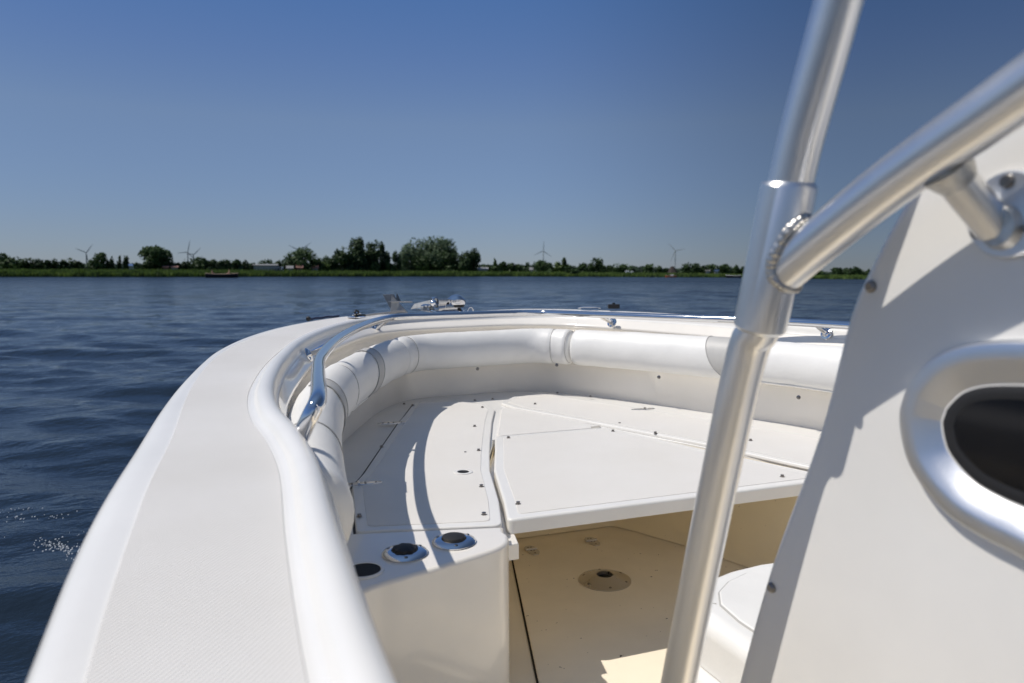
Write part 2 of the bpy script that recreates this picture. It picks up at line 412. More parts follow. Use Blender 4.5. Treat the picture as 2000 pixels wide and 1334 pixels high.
# port and starboard lids
lidP = [(.318,1.803),(.672,1.706),(.735,1.893),(.822,2.202),(.905,2.43),(.99,2.65),(1.10,2.93),(1.205,3.175),(1.225,3.33),(1.10,3.475),(.915,3.530),(.785,3.21),(.74,3.11),(.562,2.653),(.438,2.332),(.378,2.203)]
lp2 = round_poly(lidP, [.015,.025,.1,.1,.1,.1,.1,.03,.04,.06,.02,.05,.02,.1,.05,.02], 5)
lidl = slab('seat_lid', lp2, .7425, .753, M['gel'], boat, bevel=.005)
tag(lidl, 'hinged seat lid on the left, half in shadow')
gapline = [(.315,1.797),(.371,2.203),(.431,2.332),(.556,2.653),(.733,3.11),(.779,3.21),(.905,3.525)]
def strip(pts, wd, z, m, name, par):
    vs = []; fs = []
    P = [V((*p, 0)) for p in pts]
    for i, p in enumerate(P):
        t = (P[min(i+1, len(P)-1)]-P[max(i-1, 0)]).normalized(); nn_ = V((t.y, -t.x, 0))
        vs += [p-nn_*wd/2+Z(z), p+nn_*wd/2+Z(z)]
    for i in range(len(P)-1): fs.append((2*i, 2*i+1, 2*i+3, 2*i+2))
    return MB().add(vs, fs).build(name, m, par, sharp=None)
strip(gapline, .008, .7421, M['rubber'], 'lid_gap_strip', boat)  # flat dark strips painting the shade of the gap along each lid's hinge side
strip([(2.52-x, y) for x, y in gapline], .005, .7421, M['piping'], 'lid_gap_strip', boat)
def inset_poly(poly, d):
    n = len(poly); out = []
    area = sum(poly[i][0]*poly[(i+1) % n][1]-poly[(i+1) % n][0]*poly[i][1] for i in range(n))
    sgn = 1 if area > 0 else -1
    for i in range(n):
        a, p, b = V(poly[i-1]), V(poly[i]), V(poly[(i+1) % n])
        e1 = (p-a); e2 = (b-p)
        if e1.length < 1e-7 or e2.length < 1e-7: out.append(tuple(p)); continue
        e1.normalize(); e2.normalize()
        n1 = V((-e1.y, e1.x))*sgn; n2 = V((-e2.y, e2.x))*sgn; m_ = (n1+n2)
        if m_.length < 1e-6: m_ = n1
        m_.normalize(); k = d/max(.5, m_.dot(n1)); out.append(tuple(p+m_*k))
    return out
slab('lid_nonskid', round_poly(inset_poly(lidP, .03), [.02]*16, 4), .7535, .7548, M['lid'], lidl, bevel=.001, seg=1)
lidS = [(2.52-x, y) for x, y in lidP]
lidr = slab('seat_lid', round_poly(lidS, [.015,.025,.1,.1,.1,.1,.1,.03,.04,.06,.02,.05,.02,.1,.05,.02], 5), .7425, .753, M['gel'], boat, bevel=.005)
tag(lidr, 'sunlit hinged seat lid on the right')
slab('lid_nonskid', round_poly(inset_poly(lidS, .03), [.02]*16, 4), .7535, .7548, M['lid'], lidr, bevel=.001, seg=1)
# raised centre piece between the lids, at the bow
tri = [(1.022,2.665),(1.49,2.645),(1.43,2.83),(1.335,3.05),(1.29,3.19),(1.262,3.22),(1.235,3.17),(1.14,2.94)]
slab('centre_deck_panel', round_poly(tri, [.015,.02,.1,.1,.02,.01,.03,.1], 4), .7425, .7525, M['lid'], boat, bevel=.005)
# filler board over the footwell
fil = [(.696,1.731),(1.79,1.690),(1.725,1.88),(1.60,2.26),(1.49,2.628),(1.008,2.650),(.936,2.46),(.835,2.20),(.744,1.88)]
fp = round_poly(fil, [.02,.02,.1,.1,.02,.03,.1,.1,.1], 5)
filler = slab('filler_board', fp, .715, .7545, M['gel'], boat, bevel=.008, seg=4)
tag(filler, 'white filler board between the seats, over the footwell')
slab('board_nonskid', round_poly(inset_poly(fil, .032), [.015]*9, 4), .755, .7562, M['lid'], filler, bevel=.001, seg=1)
# snaps
def stud(x, y, z=.756, r=.0062, parent=boat, n=(0, 0, 1), flat=False):
    h = .003 if flat else .0065
    return MB().lathe([(r*1.25, 0), (r*1.2, .0012), (r*.8, .0018), (r*.72, h*.8), (r*.95, h*.85), (r*.95, h), (r*.5, h+.0008), (0, h+.001)] if not flat else [(r*1.1, 0), (r, h*.7), (0, h)], (x, y, z), n, 14).build('snap_stud', M['stud'], parent, sharp=30)
for x, y in [(.654,1.793),(.346,1.909),(.733,2.035),(.873,2.457),(.994,2.851),(1.166,3.237),(.562,2.648),(.876,3.42)]: stud(x, y, .7545, parent=lidl)
for x, y in [(1.774,3.30),(1.611,2.449),(1.43,3.22),(1.87,2.2),(1.70,2.15)]: stud(x, y, .7545, parent=lidr)
for x, y in [(1.471,2.54),(1.043,2.595),(.77,1.837),(1.629,1.765)]: stud(x, y, .756, parent=filler)
stud(1.581,2.676,.7548,.005,lidr,flat=True); stud(.822,2.455,.7548,.004,lidl,flat=True)
for x, y in [(1.22,3.50),(1.316,3.50),(1.70,3.535),(.865,3.545)]: stud(x, y, .7415)
# drain / light hole in port lid
MB().lathe([(.030, 0), (.030, .0018), (.026, .0026), (.020, .0022), (.019, .0005)], (.733,2.208,.7549), n=28).build('pedestal_socket', M['gel'], lidl)
MB().lathe([(.0185, 0), (.0185, .0012), (0, .0012)], (.733,2.208,.755), n=24).build('socket_hole', M['black'], lidl)
# hinges
def hinge(x, y, z, ang, L=.062, w=.026, parent=boat, m='chrome'):
    h = empty('hinge'); h.location = (x, y, z); h.rotation_euler = (0, 0, ang); h.parent = parent
    leaf = round_poly([(.002,-w/2),(L*.62,-w/2+.002),(L,-w*.22),(L,w*.22),(L*.62,w/2-.002),(.002,w/2)], [.001,.004,.003,.003,.004,.001], 3)
    slab('hinge_leaf', leaf, 0, .003, M[m], h, .0008, 1)
    slab('hinge_leaf', [(-p[0]*.62, p[1]) for p in leaf][::-1], 0, .003, M[m], h, .0008, 1)
    MB().tube([(0,-w/2,.004),(0,w/2,.004)], .0042, 10).build('hinge_pin', M[m], h)
    for a, b in [(.018,-.006),(.018,.006),(.046,0),(-.018,-.006),(-.018,.006)]: MB().lathe([(.0038,0),(.003,.0014),(0,.0016)], (a*(L/.062), b, .003), n=10).build('hinge_screw', M['stud'], h)
    return h
hinge(.398,2.207,.754,rad(-6), .07, .03); hinge(.678,3.06,.754,rad(-8), .075, .032)
hinge(1.850,2.90,.754,rad(170), .07, .03)
MB().box((1.445,2.638,.757),(.04,.006,.004),rz=rad(-2)).build('latch', M['dullsteel'], boat)
# wall fastenings
for (p, n) in [((1.262,3.575,.892),(0,-1,.1)), ((1.94,2.93,.895),(-.9,-.4,.1)), ((2.19,2.30,.882),(-.95,-.3,.1)), ((1.66,3.46,.905),(-.6,-.7,.1))]:
    stud(p[0], p[1], p[2], .007, boat, n)
# shaded gap along hinge: drawn by the dark strip beside the lid
# ---- rod holders and cup hole on the seat box
for (x, y, lab) in [(.396,1.612,'rod holder on the left with a rough black cap'), (.522,1.638,'rod holder on the right with a smooth black cap')]:
    h = MB().lathe([(.052,0),(.053,.003),(.050,.0065),(.040,.0095),(.030,.010),(.028,.006)], (x, y, .7525), n=40).build('rod_holder', M['chrome'], boat)
    tag(h, lab)
    rough = x < .45
    mb = MB(); nn = 40; prof = [(.029,0),(.0295,.003),(.027,.008),(.019,.0105),(0,.0112)]
    mb.lathe(prof, (x, y+.002, .7595), n=nn)
    o = mb.build('rubber_cap', M['rubber'], h)
    if rough:
        for v in o.data.vertices:
            a = math.atan2(v.co.y-y, v.co.x-x); k = 1+.06*math.sin(a*9)+.05*math.sin(a*5+1); v.co.x = x+(v.co.x-x)*k; v.co.y = y+(v.co.y-y)*k
    for k in range(3):
        a = rad(20+120*k); MB().lathe([(.0045,0),(.0035,.0015),(0,.0018)], (x+.042*math.cos(a), y+.042*math.sin(a), .7612), n=10).build('screw', M['stud'], h)
cup = MB().lathe([(.045,-.001),(.044,.003),(.039,.0035),(.036,.001)], (.290,1.553,.7525), n=36).build('cup_holder', M['gel'], boat)
MB().lathe([(.037,0),(.037,.002),(0,.002)], (.290,1.553,.7527), n=30).build('cup_opening', M['black'], cup)
# ---- floor hatch with black gap
hp = [(.996,2.448),(1.44,2.432),(1.49,2.11),(1.60,1.5),(1.66,1.0),(.54,1.0),(.66,1.38),(.742,1.637)]
hr = round_poly(hp, [.05,.05,.1,.1,.02,.02,.1,.1], 6)
slab('hatch_gap_sheet', [tuple(q) for q in inset_poly(hr, -.006)], .351, .3525, M['rubber'], boat, 0)  # black sheet under the hatch, its rim drawing the gap line
hatch = slab('floor_hatch', hr, .3531, .358, M['floor'], boat, bevel=.003, seg=2)
seal = MB().add([(1.43,2.465,.3522),(1.475,2.46,.3522),(1.55,2.05,.3522),(1.503,2.05,.3522)],[(0,1,2,3)]).build('hatch_margin', M['floor'], boat)
hinge(1.075,2.452,.3582,rad(-92),.055,.045,boat,'dullsteel'); hinge(1.325,2.445,.3582,rad(-92),.055,.045,boat,'dullsteel')
ped = MB().lathe([(.088,0),(.088,.003),(.080,.005),(.036,.020),(.031,.022),(.027,.021),(.026,.006)], (1.195,2.105,.3585), n=48).build('table_socket', M['dullsteel'], boat)
MB().lathe([(.026,0),(0,0.0005)], (1.195,2.105,.368), n=24).build('socket_hole', M['black'], ped)
for k in range(6):
    a = rad(15+60*k); MB().lathe([(.0055,0),(.004,.002),(0,.0025)], (1.195+.073*math.cos(a), 2.105+.073*math.sin(a), .365), n=10).build('screw', M['stud'], ped)
# ---- forward console seat
def dshape(x0, x1, y0, y1, k=.5, n=10):
    pts = [(x0, y0), (x0, y1-.20)]
    for i in range(n+1):
        a = math.pi*(1-i/n); pts.append(((x0+x1)/2+math.cos(a)*(x1-x0)/2, y1-.20+math.sin(a)**.8*.20))
    pts += [(x1, y1-.20), (x1, y0)]
    q = []
    for p in pts:
        if not q or (V(p)-V(q[-1])).length > 1e-4: q.append(p)
    return q
sb = slab('console_seat_base', dshape(.925,1.605,.80,1.43), .34, .545, M['gel'], boat, bevel=.02, seg=4)
sc = slab('seat_cushion', dshape(.955,1.575,.84,1.455), .548, .66, M['vinyl'], boat, bevel=.038, seg=7)
tag(sc, 'rounded white seat cushion ahead of the console')
inn = dshape(1.01,1.52,.84,1.40)
slab('cushion_panel', inn, .6595, .6665, M['vinyl'], sc, bevel=.005, seg=3)
MB().tube([(x, y, .661) for x, y in inn], .003, 8).build('seam', M['piping'], sc)
MB().tube([(1.02,1.29,.6605),(.99,1.315,.656),(.970,1.33,.640),(.958,1.335,.59)], .0018, 6).build('seam', M['piping'], sc)
MB().box((.9235,1.235,.44),(.006,.012,.05)).build('latch', M['chrome'], sb, bevel=.002)

# ---- console
edge = [(.985,.34),(.935,.58),(.894,.75),(.828,.971),(.748,1.178),(.704,1.338),(.668,1.415),(.629,1.478),(.602,1.502),(.565,1.518),(.45,1.578),(.30,1.65),(.0,1.72),(-.35,1.70),(-.45,1.3),(-.45,.34)]
ep = cat([(0, y, z) for y, z in edge[:9]], 6)
ep = [(q.y, q.z) for q in ep] + edge[9:]
CX = .75
me = bpy.data.meshes.new('c'); mb = MB(); mb.prism([(CX, y, z) for y, z in ep], (2*(XC-CX), 0, 0))
me.from_pydata(mb.v, [], mb.f); bm = bmesh.new(); bm.from_mesh(me); bmesh.ops.recalc_face_normals(bm, faces=bm.faces)
es = [e for e in bm.edges if e.calc_face_angle(0) > rad(60)]
bmesh.ops.bevel(bm, geom=es, offset=.018, segments=6, affect='EDGES', profile=.5, clamp_overlap=True)
bm.to_mesh(me); bm.free(); me.name = 'console'
console = link('console', me, M['gel'], boat, True, True, 50)
for (y, z) in [(.665,1.378),(.818,.938)]:
    MB().lathe([(.0075,-.002),(.0075,.003),(.005,.0055),(0,.006)], (CX, y, z), (-1,0,0), 18).build('screw', M['stud'], console)
# window: ring frame and dark pane in the console side
wo = [(.609,1.232),(.605,1.252),(.597,1.272),(.572,1.301),(.539,1.319),(.498,1.328),(.45,1.332),(.38,1.334),(.30,1.330),(.24,1.305),(.21,1.25),(.205,1.18),(.225,1.11),(.27,1.075),(.33,1.075),(.40,1.094),(.46,1.115),(.501,1.122),(.537,1.132),(.568,1.151),(.592,1.176),(.604,1.203)]
wp = [(q.x, q.y) for q in cat([(a, b, 0) for a, b in wo], 5, True)]
def loop(ins, x): return [(x, a, b) for a, b in inset_poly(wp, ins)]
def rings(loops):
    n = len(loops[0]); vs = [p for l in loops for p in l]; fs = []
    for i in range(len(loops)-1):
        for k in range(n): fs.append((i*n+k, i*n+(k+1) % n, (i+1)*n+(k+1) % n, (i+1)*n+k))
    return MB().add(vs, fs)
frame = rings([loop(0, CX+.004), loop(0, CX-.009), loop(.0015, CX-.0125), loop(.004, CX-.014), loop(.0175, CX-.015), loop(.021, CX-.0140), loop(.031, CX-.008), loop(.042, CX-.0015), loop(.0485, CX+.003)]).build('window_frame', M['aluf'], boat, sharp=60)
rings([loop(.0455, CX+.0005), loop(.048, CX-.0012), loop(.056, CX-.0016), loop(.0600, CX-.001), loop(.0605, CX+.001)]).build('gasket', M['rubber'], frame)
n = len(wp); MB().add(loop(.0592, CX-.0007), [tuple(range(n))]).build('window_pane', M['glass'], frame, sharp=None)
# ---- T-top leg and grab rail
XP = .628
leg_pts = [(XP-.01,.985,.34),(XP,.872,.788),(XP,.751,1.256),(XP,.714,1.338),(XP,.675,1.487),(XP,.655,1.555),(XP,.611,1.678),(XP,.54,1.90),(XP,.50,2.1)]
CAMP = V((.014, 0, 1.4)); SC = 1.055
def sc(p): return CAMP+(V(p)-CAMP)*SC
XQ = sc((XP, .7, 1.3)).x
leg_pts = [(XQ-.01,1.00,.34)]+[sc(p) for p in leg_pts[1:]]
leg = MB().tube(cat(leg_pts, 5), .0263, 32).build('top_support_leg', M['alu'], boat)
MB().tube([sc(q) for q in [(XP,.7175,1.326),(XP,.7165,1.330),(XP,.674,1.494),(XP,.6735,1.498)]], [.029,.0328,.0328,.029], 36).build('support_collar', M['alu'], leg)
MB().lathe([(.07,0),(.07,.006),(.03,.012),(.026,.03)], (XQ-.01,.998,.358), n=32).build('leg_foot', M['alu'], leg)
gr_pts = [sc(q) for q in [(XP+.003,.700,1.385),(.634,.630,1.432),(.638,.54,1.487),(.642,.45,1.5335),(.645,.34,1.588),(.65,.2,1.65),(.65,-.1,1.70),(.65,-.4,1.60),(.65,-.5,1.3)]]
gr = MB().tube(cat(gr_pts, 7), .0268, 32).build('grab_rail', M['alu'], boat)
# weld bead where the rail meets the collar
wb = []
c0 = sc((XP+.003,.698,1.392)); dirr = (V(gr_pts[1])-V(gr_pts[0])).normalized()
u = V((1,0,0)); w = dirr.cross(u).normalized()
colax = (V((XP,.674,1.494))-V((XP,.7165,1.330))).normalized(); cc = sc((XP,.695,1.412))
for k in range(150):
    a = 2*math.pi*k/150
    # intersect tube generator with collar cylinder
    base = c0+u*math.cos(a)*.0285+w*math.sin(a)*.0285
    t = -.03
    while t < .12:
        p = base+dirr*t; dd = (p-cc)-colax*((p-cc).dot(colax))
        # leaving the collar on the console side / aft
        if dd.length > .033 and t > -.01: break
        t += .001
    wb.append(p)
MB().tube(wb, [.0064+.00045*math.sin(k*1.55)+.0005*math.sin(k*.37) for k in range(150)], 10, closed=True).build('weld', M['weld'], gr)
# standoff
s0 = sc((.640,.500,1.505)); s1 = V((.744,.512,1.440))
st = MB().tube([s0, s1], .0185, 24).build('standoff_tube', M['alu'], boat)
MB().tube([s0+(s1-s0)*.16, s0+(s1-s0)*.30, s0+(s1-s0)*.38], [.027,.022,.0187], 20).build('weld', M['weld'], st)
nrm = V((-1, 0, 0))
fl = MB().lathe([(.043,0),(.043,.005),(.041,.0075),(.018,.009)], (CX-.001,.500,1.452), nrm, 40).build('standoff_flange', M['aluf'], boat)
MB().lathe([(.023,0),(.0185,.009)], (CX-.009,.503,1.440), nrm, 24).build('weld', M['weld'], fl)
for a in (150, 270, 30):
    MB().lathe([(.0075,0),(.006,.004),(0,.0045)], (CX-.009,.500-math.cos(rad(a))*.032*-1,1.452+math.sin(rad(a))*.032*-1), nrm, 14).build('screw', M['stud'], fl)

# ---- bow hardware
ZD = 1.153   # foredeck height there
def hw(name, mb, m, parent, **k): return mb.build(name, M[m], parent, **k)
wx, wy = 1.278, 4.02
wl = MB().box((wx-.055, wy, ZD+.006),(.14,.11,.034)).build('windlass', M['chrome'], boat, bevel=.006)
tag(wl, 'chrome anchor windlass on the foredeck')
MB().box((wx-.035, wy, ZD+.040),(.085,.09,.034), rz=rad(5)).build('windlass_body', M['chrome'], wl, bevel=.008, seg=3)
arch = MB(); arc = [(wx-.108, wy-.045, ZD+.02)]
pts = [(-.085,.02),(-.085,.086),(-.02,.088),(-.02,.055)] + [(-.02-.028*math.sin(rad(a)), .030+.045*math.cos(rad(a))) for a in (20, 45, 70, 90)]
arch.prism([(wx+p[0]-.018, wy-.05, ZD+p[1]) for p in pts], (0, .014, 0)); arch.build('windlass_cheek', M['chrome'], wl, bevel=.002)
MB().box((wx-.06, wy+.03, ZD+.06),(.05,.05,.05)).build('chain_recess', M['black'], wl)
MB().lathe([(.044,0),(.046,.006),(.030,.016),(.024,.024),(.034,.034),(.050,.042),(.053,.050),(.053,.070),(.049,.074),(.036,.084),(.030,.090),(.016,.096),(0,.098)], (wx+.012, wy-.005, ZD+.012), n=40).build('windlass_drum', M['chrome'], wl, sharp=30)
MB().lathe([(.043,.030),(.047,.036),(.047,.044)], (wx+.012, wy-.005, ZD+.008), n=20).build('drum_gap', M['rubber'], wl)
MB().lathe([(.013,0),(.017,.006),(.019,.016),(.015,.026),(.008,.03),(0,.031)], (wx-.135, wy-.01, ZD+.062), (.8,-.5,.25), 20).build('clutch_knob', M['chrome'], wl)
MB().tube([(wx-.135, wy-.01, ZD+.066),(wx-.06, wy, ZD+.05)], .007, 10).build('knob_shaft', M['chrome'], wl)
ring = [(wx+.088+.021*math.cos(rad(a)), wy-.03+.006*math.cos(rad(a)), ZD+.008+.030*math.sin(rad(a))) for a in range(-20, 201, 10)]
MB().tube(ring, .0048, 12).build('eye_ring', M['chrome'], boat)
# anchor roller, bracket
br = MB().box((1.235,4.33,ZD+.004),(.07,.5,.008)).build('bow_roller', M['chrome'], boat, bevel=.002)
for sx in (-.022, .018):
    MB().prism([(1.225+sx,4.28,ZD+.0),(1.225+sx,4.42,ZD+.0),(1.225+sx,4.40,ZD+.03),(1.225+sx,4.32,ZD+.034)], (.005,0,0)).build('roller_cheek', M['chrome'], br, bevel=.001)
MB().lathe([(.034,0),(.034,.004),(.02,.012),(0,.014)], (1.205,4.34,ZD+.032), n=24).build('roller_cap', M['chrome'], br)
# anchor: separate thing resting in the roller
anchor = empty('anchor', (1.25,4.85,1.16)); tag(anchor, 'galvanised plough anchor lying on the bow beside the chrome windlass', 'anchor')
A = lambda x, y, z: (x-1.25, y-4.85, z-1.16)
sh = MB().prism([A(1.255,4.30,1.205),A(1.255,4.36,1.19),A(1.255,4.60,1.155),A(1.255,4.78,1.15),A(1.255,4.74,1.18),A(1.255,4.50,1.215),A(1.255,4.36,1.243)], (.012,0,0)).build('shank', M['galv'], anchor, bevel=.002)
# shank is seen as a broad plate
MB().prism([A(1.215,4.36,1.195),A(1.25,4.40,1.235),A(1.19,4.62,1.200),A(1.165,4.62,1.165)], (.006,.008,0)).build('shank_plate', M['galv'], anchor, bevel=.001)
MB().prism([A(1.02,4.78,1.255),A(1.105,4.84,1.256),A(1.13,4.80,1.195),A(1.075,4.74,1.14)], (.005,.010,.0)).build('fluke', M['galv'], anchor, bevel=.0015)
MB().prism([A(1.065,4.72,1.252),A(1.165,4.66,1.130),A(1.05,4.70,1.130)], (.006,.008,.0)).build('fluke', M['galv'], anchor, bevel=.0015)
MB().prism([A(1.14,4.90,1.258),A(1.175,4.92,1.200),A(1.135,4.90,1.200)], (.006,.008,.0)).build('fluke_tip', M['galv'], anchor, bevel=.001)
MB().tube([A(1.04,4.70,1.213),A(1.19,4.68,1.211)], .004, 8).build('crossbar', M['dullsteel'], anchor)
MB().lathe([(.010,-.02),(.014,-.012),(.014,.012),(.010,.02)], A(1.255,4.38,1.238), (1,0,0), 18).build('shackle', M['chrome'], anchor)
# cleat on the port foredeck with a dark line, cleat to starboard
def cleat(x, y, z, a, L=.13):
    c = MB().lathe([(.05,0),(.05,.003),(.035,.006)], (x, y, z), n=28).build('deck_cleat', M['chrome'], boat)
    d = V((math.cos(a), math.sin(a), 0)); p = V((x, y, z))
    MB().tube([p-d*L/2+Z(.014), p-d*L*.3+Z(.018), p+Z(.018), p+d*L*.3+Z(.018), p+d*L/2+Z(.014)], [.003,.006,.008,.006,.003], 10).build('cleat_horn', M['chrome'], c)
    return c
tag(cleat(.72,3.98,1.152,rad(60)), 'port bow cleat')
cl = cleat(2.02,3.78,1.166,rad(-30)); 
MB().box((2.14,3.71,1.19),(.065,.05,.024), rz=rad(-25)).build('navigation_light', M['rubber'], boat, bevel=.004)
MB().lathe([(.008,0),(.008,.008),(0,.009)], (2.14,3.71,1.202), n=12).build('light_knob', M['rubber'], boat)
pole = empty('boat_hook', (.70,3.96,1.17)); tag(pole, 'slim boat hook with black grip lying along the port foredeck towards the anchor', 'boat hook')
P0 = V((.70,3.96,1.17))
a_, b_, c_ = V((.70,3.96,1.166)), V((.762,4.05,1.164)), V((1.11,4.55,1.160))
MB().tube([a_-P0, b_-P0], .0085, 12).build('grip', M['rubber'], pole)
MB().tube([b_-P0, c_-P0], .0055, 10).build('shaft', M['antenna'], pole)
MB().tube([(0,-.03,.006),(-.012,-.03,.018),(-.004,-.02,.028),(.012,-.012,.022),(.012,-.004,.010)], .005, 10).build('hook', M['rubber'], pole)

ml = [V((.462,3.905,1.158)),V((.478,3.93,1.152)),V((.50,3.955,1.155)),V((.535,3.99,1.153)),V((.57,4.03,1.156)),V((.61,4.075,1.152)),V((.645,4.11,1.154))]
mo = MB().tube(cat(ml, 4), .0055, 8).build('mooring_line', M['navy'], None)
mo.rotation_euler = boat.rotation_euler; tag(mo, 'short dark blue line lying on the outer edge of the left foredeck', 'rope')
kn = MB().lathe([(.004,-.01),(.011,-.006),(.013,0),(.011,.006),(.004,.01)], (.458,3.90,1.156), (.4,.5,.3), 12).build('knot', M['rubber'], mo)
# ================================================================== BACKGROUND
def dirw(u, v=None):
    x = (u-1000)/FPX
    X = x; Y = 1.0
    return V((X*math.cos(YAW)+Y*math.sin(YAW), -X*math.sin(YAW)+Y*math.cos(YAW), 0))
def hz(u): return 532.9+(u-1000)*.00436
def bg(u, D, z=0): p = dirw(u)*D; return V((p.x, p.y, z))
def vh(u, v, D): return HC+(hz(u)-v)*D/FPX          # world height of a picture row at distance D
BANK = [(-900,150),(-400,152),(0,163),(250,175),(450,194),(700,235),(950,278),(1100,284),(1200,284),(1330,283),(1440,290),(1475,290),(1520,216),(1600,214),(1700,212),(2100,205),(2800,190)]
def bankD(u):
    for (a, d0), (b, d1) in zip(BANK, BANK[1:]):
        if a <= u <= b: return d0+(d1-d0)*(u-a)/(b-a)
    return 160
LAND = .45
# land sheet
vs = []; fs = []; us = [-900+20*i for i in range(186)]
for k_, u in enumerate(us):
    D = bankD(u)
    for dd, z in ((0, -.3), (1.0, .1), (4, LAND), (40, LAND+.05), (5000, LAND)):
        vs.append(bg(u, D+dd, z) if dd < 1000 else dirw(u)*5000+V((0, 0, LAND)))
for i in range(len(us)-1):
    for j in range(4): fs.append((i*5+j, i*5+j+1, (i+1)*5+j+1, (i+1)*5+j))
M['grass'] = mat('meadow', (.06, .10, .025), .8, var=.4, vscale=.15)
land = MB().add(vs, fs).build('land', M['grass'], sharp=None); tag(land, kind='structure')
# foliage materials
def leafmat(name, c1, c2, scale=.5):
    m, n, l, b = nt(name)
    t = noise_node(n, l, scale, 3, .6)
    r = ramp(n, l, t.outputs['Fac'], [(.35, c1), (.65, c2)]); l.new(r.outputs[0], b.inputs['Base Color'])
    b.inputs['Roughness'].default_value = .6; b.inputs['Specular IOR Level'].default_value = .25
    tr = n.new('ShaderNodeBsdfTranslucent'); mx = n.new('ShaderNodeMixShader'); mx.inputs[0].default_value = .22
    l.new(r.outputs[0], tr.inputs[0]); l.new(b.outputs[0], mx.inputs[1]); l.new(tr.outputs[0], mx.inputs[2])
    l.new(mx.outputs[0], n['Material Output'].inputs['Surface'])
    return m
LM = {'dark': leafmat('dark_leaves', (.0234,.0455,.0156), (.0520,.0910,.0286)),  # leaf tones lightened overall to paint in a slight distance haze
      'mid': leafmat('mid_leaves', (.0325,.0650,.0195), (.0715,.1170,.0390)),
      'willow': leafmat('willow_leaves', (.0650,.1040,.0520), (.1300,.1820,.1040), .3),
      'light': leafmat('light_leaves', (.0650,.1105,.0260), (.1170,.1690,.0455)),
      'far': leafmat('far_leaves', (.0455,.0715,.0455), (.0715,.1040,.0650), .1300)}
M['bark'] = mat('bark', (.06, .048, .035), .9, var=.3)
def crown_mesh(w, h, n, leaf, blobs, rnd, lobey=.5):
    """leaf clumps spread through the volume of several overlapping lobes"""
    B = []
    for i in range(blobs):
        a = rnd.uniform(0, 6.28); rr = rnd.random()**.6; zc = rnd.uniform(-.36, .36)
        k = math.sqrt(max(.1, 1-(zc/.5)**2*.8))
        sz = rnd.uniform(.17, .27)
        B.append((math.cos(a)*rr*.33*w*k, math.sin(a)*rr*.33*w*k, zc*h*.86, sz))
    B.append((0, 0, 0, .36))
    vs = []; fs = []
    for i in range(n):
        bx, by, bz, s = B[rnd.randrange(len(B))]
        d = V((rnd.gauss(0, 1), rnd.gauss(0, 1), rnd.gauss(0, 1))).normalized(); q = rnd.uniform(.55, 1.05)
        c = V((bx+d.x*s*w*q, by+d.y*s*w*q, bz+d.z*s*h*q))
        c.z = max(c.z, -h*.5)
        nrm = (d+V((rnd.gauss(0, .6), rnd.gauss(0, .6), rnd.gauss(0, .6)))).normalized()
        u = nrm.orthogonal().normalized(); wv = nrm.cross(u); ang = rnd.uniform(0, 6.28)
        u2 = u*math.cos(ang)+wv*math.sin(ang); w2 = nrm.cross(u2); L = leaf*rnd.uniform(.6, 1.4)
        b = len(vs)
        vs += [c-u2*L, c+w2*L*.6, c+u2*L, c-w2*L*.6]; fs.append((b, b+1, b+2, b+3))
    P = np.array([tuple(v) for v in vs]); lo = np.percentile(P, 1.5, axis=0); hi = np.percentile(P, 98.5, axis=0)
    P = (P-(lo+hi)/2)/np.maximum(hi-lo, 1e-6)*np.array([w, w, h])
    P[:, 2] = np.maximum(P[:, 2], -h*.52)
    return MB().add([tuple(q) for q in P], fs)
TREES = []
def tree(u, vtop, wpx, label, D=None, kind='dark', n=None, name='tree', group=None, vbase=None, trunkf=.16, blobs=9, seed=None, leafpx=2.2):
    D = D or bankD(u)+14
    rnd = random.Random(int(u*7+vtop)); px = D/FPX
    zt = vh(u, vtop, D); w = wpx*px; p = bg(u, D, LAND)
    t = empty(name, p); tag(t, label, 'tree' if 'bush' not in name else 'bush', group)
    H = zt-LAND; ch = H*(1-trunkf); cz = H-ch/2
    leaf = leafpx*px*.5+.12
    n = int((n or 0)*1.6) or int(max(300, min(5200, w*ch/(leaf*leaf)*3.6)))
    cm = crown_mesh(w, ch, n, leaf, blobs, rnd)
    cm.v = [(x, y, z+cz) for x, y, z in cm.v]
    me = bpy.data.meshes.new('crown'); me.from_pydata([tuple(q) for q in cm.v], [], cm.f); link('crown', me, LM[kind], t, smooth=False)
    tk = MB(); r0 = max(.08, H*.022)
    tk.tube([(0,0,-.3),(.02*H*rnd.uniform(-1,1),0,H*.35),(0,0,H*.7)], [r0, r0*.7, r0*.3], 7)
    for k in range(5):
        a = rnd.uniform(0, 6.28); z0 = H*rnd.uniform(.15, .5); L = w*.33
        tk.tube([(0,0,z0),(math.cos(a)*L*.5, math.sin(a)*L*.5, z0+L*.35),(math.cos(a)*L, math.sin(a)*L, z0+L*.8)], [r0*.45, r0*.28, r0*.1], 5)
    tk.build('trunk', M['bark'], t)
    return t
HEDGE = 'low dark tree in the unbroken hedgerow between the far left tree and the first turbine'
T = tree
T(25,498,48,'broad round tree at the far left end of the shore',kind='mid',trunkf=.06)
T(6,503,26,'small dark tree cut by the left edge of the photo')
for u, v, w in [(58,506,26),(72,509,20),(86,508,22),(100,510,20),(113,507,16),(127,509,22),(145,508,20),(157,511,18)]:
    T(u,v,w,HEDGE,group='trees in the left hedgerow',trunkf=.03,blobs=6)
T(194,496,29,'round tree just right of the leftmost wind turbine',kind='mid',trunkf=.05)
T(213,509,14,'small bush-like tree right of the round tree by the leftmost turbine',trunkf=.03,blobs=5)
T(222,506,9,'narrow leaning tree, leftmost of three slim trees',trunkf=.04,blobs=5)
T(236,502,8,'slim pointed tree, middle one of three slim trees',trunkf=.04,blobs=5)
T(249,502,10,'slim poplar, rightmost of three slim trees, beside the blue roof',trunkf=.04,blobs=5)
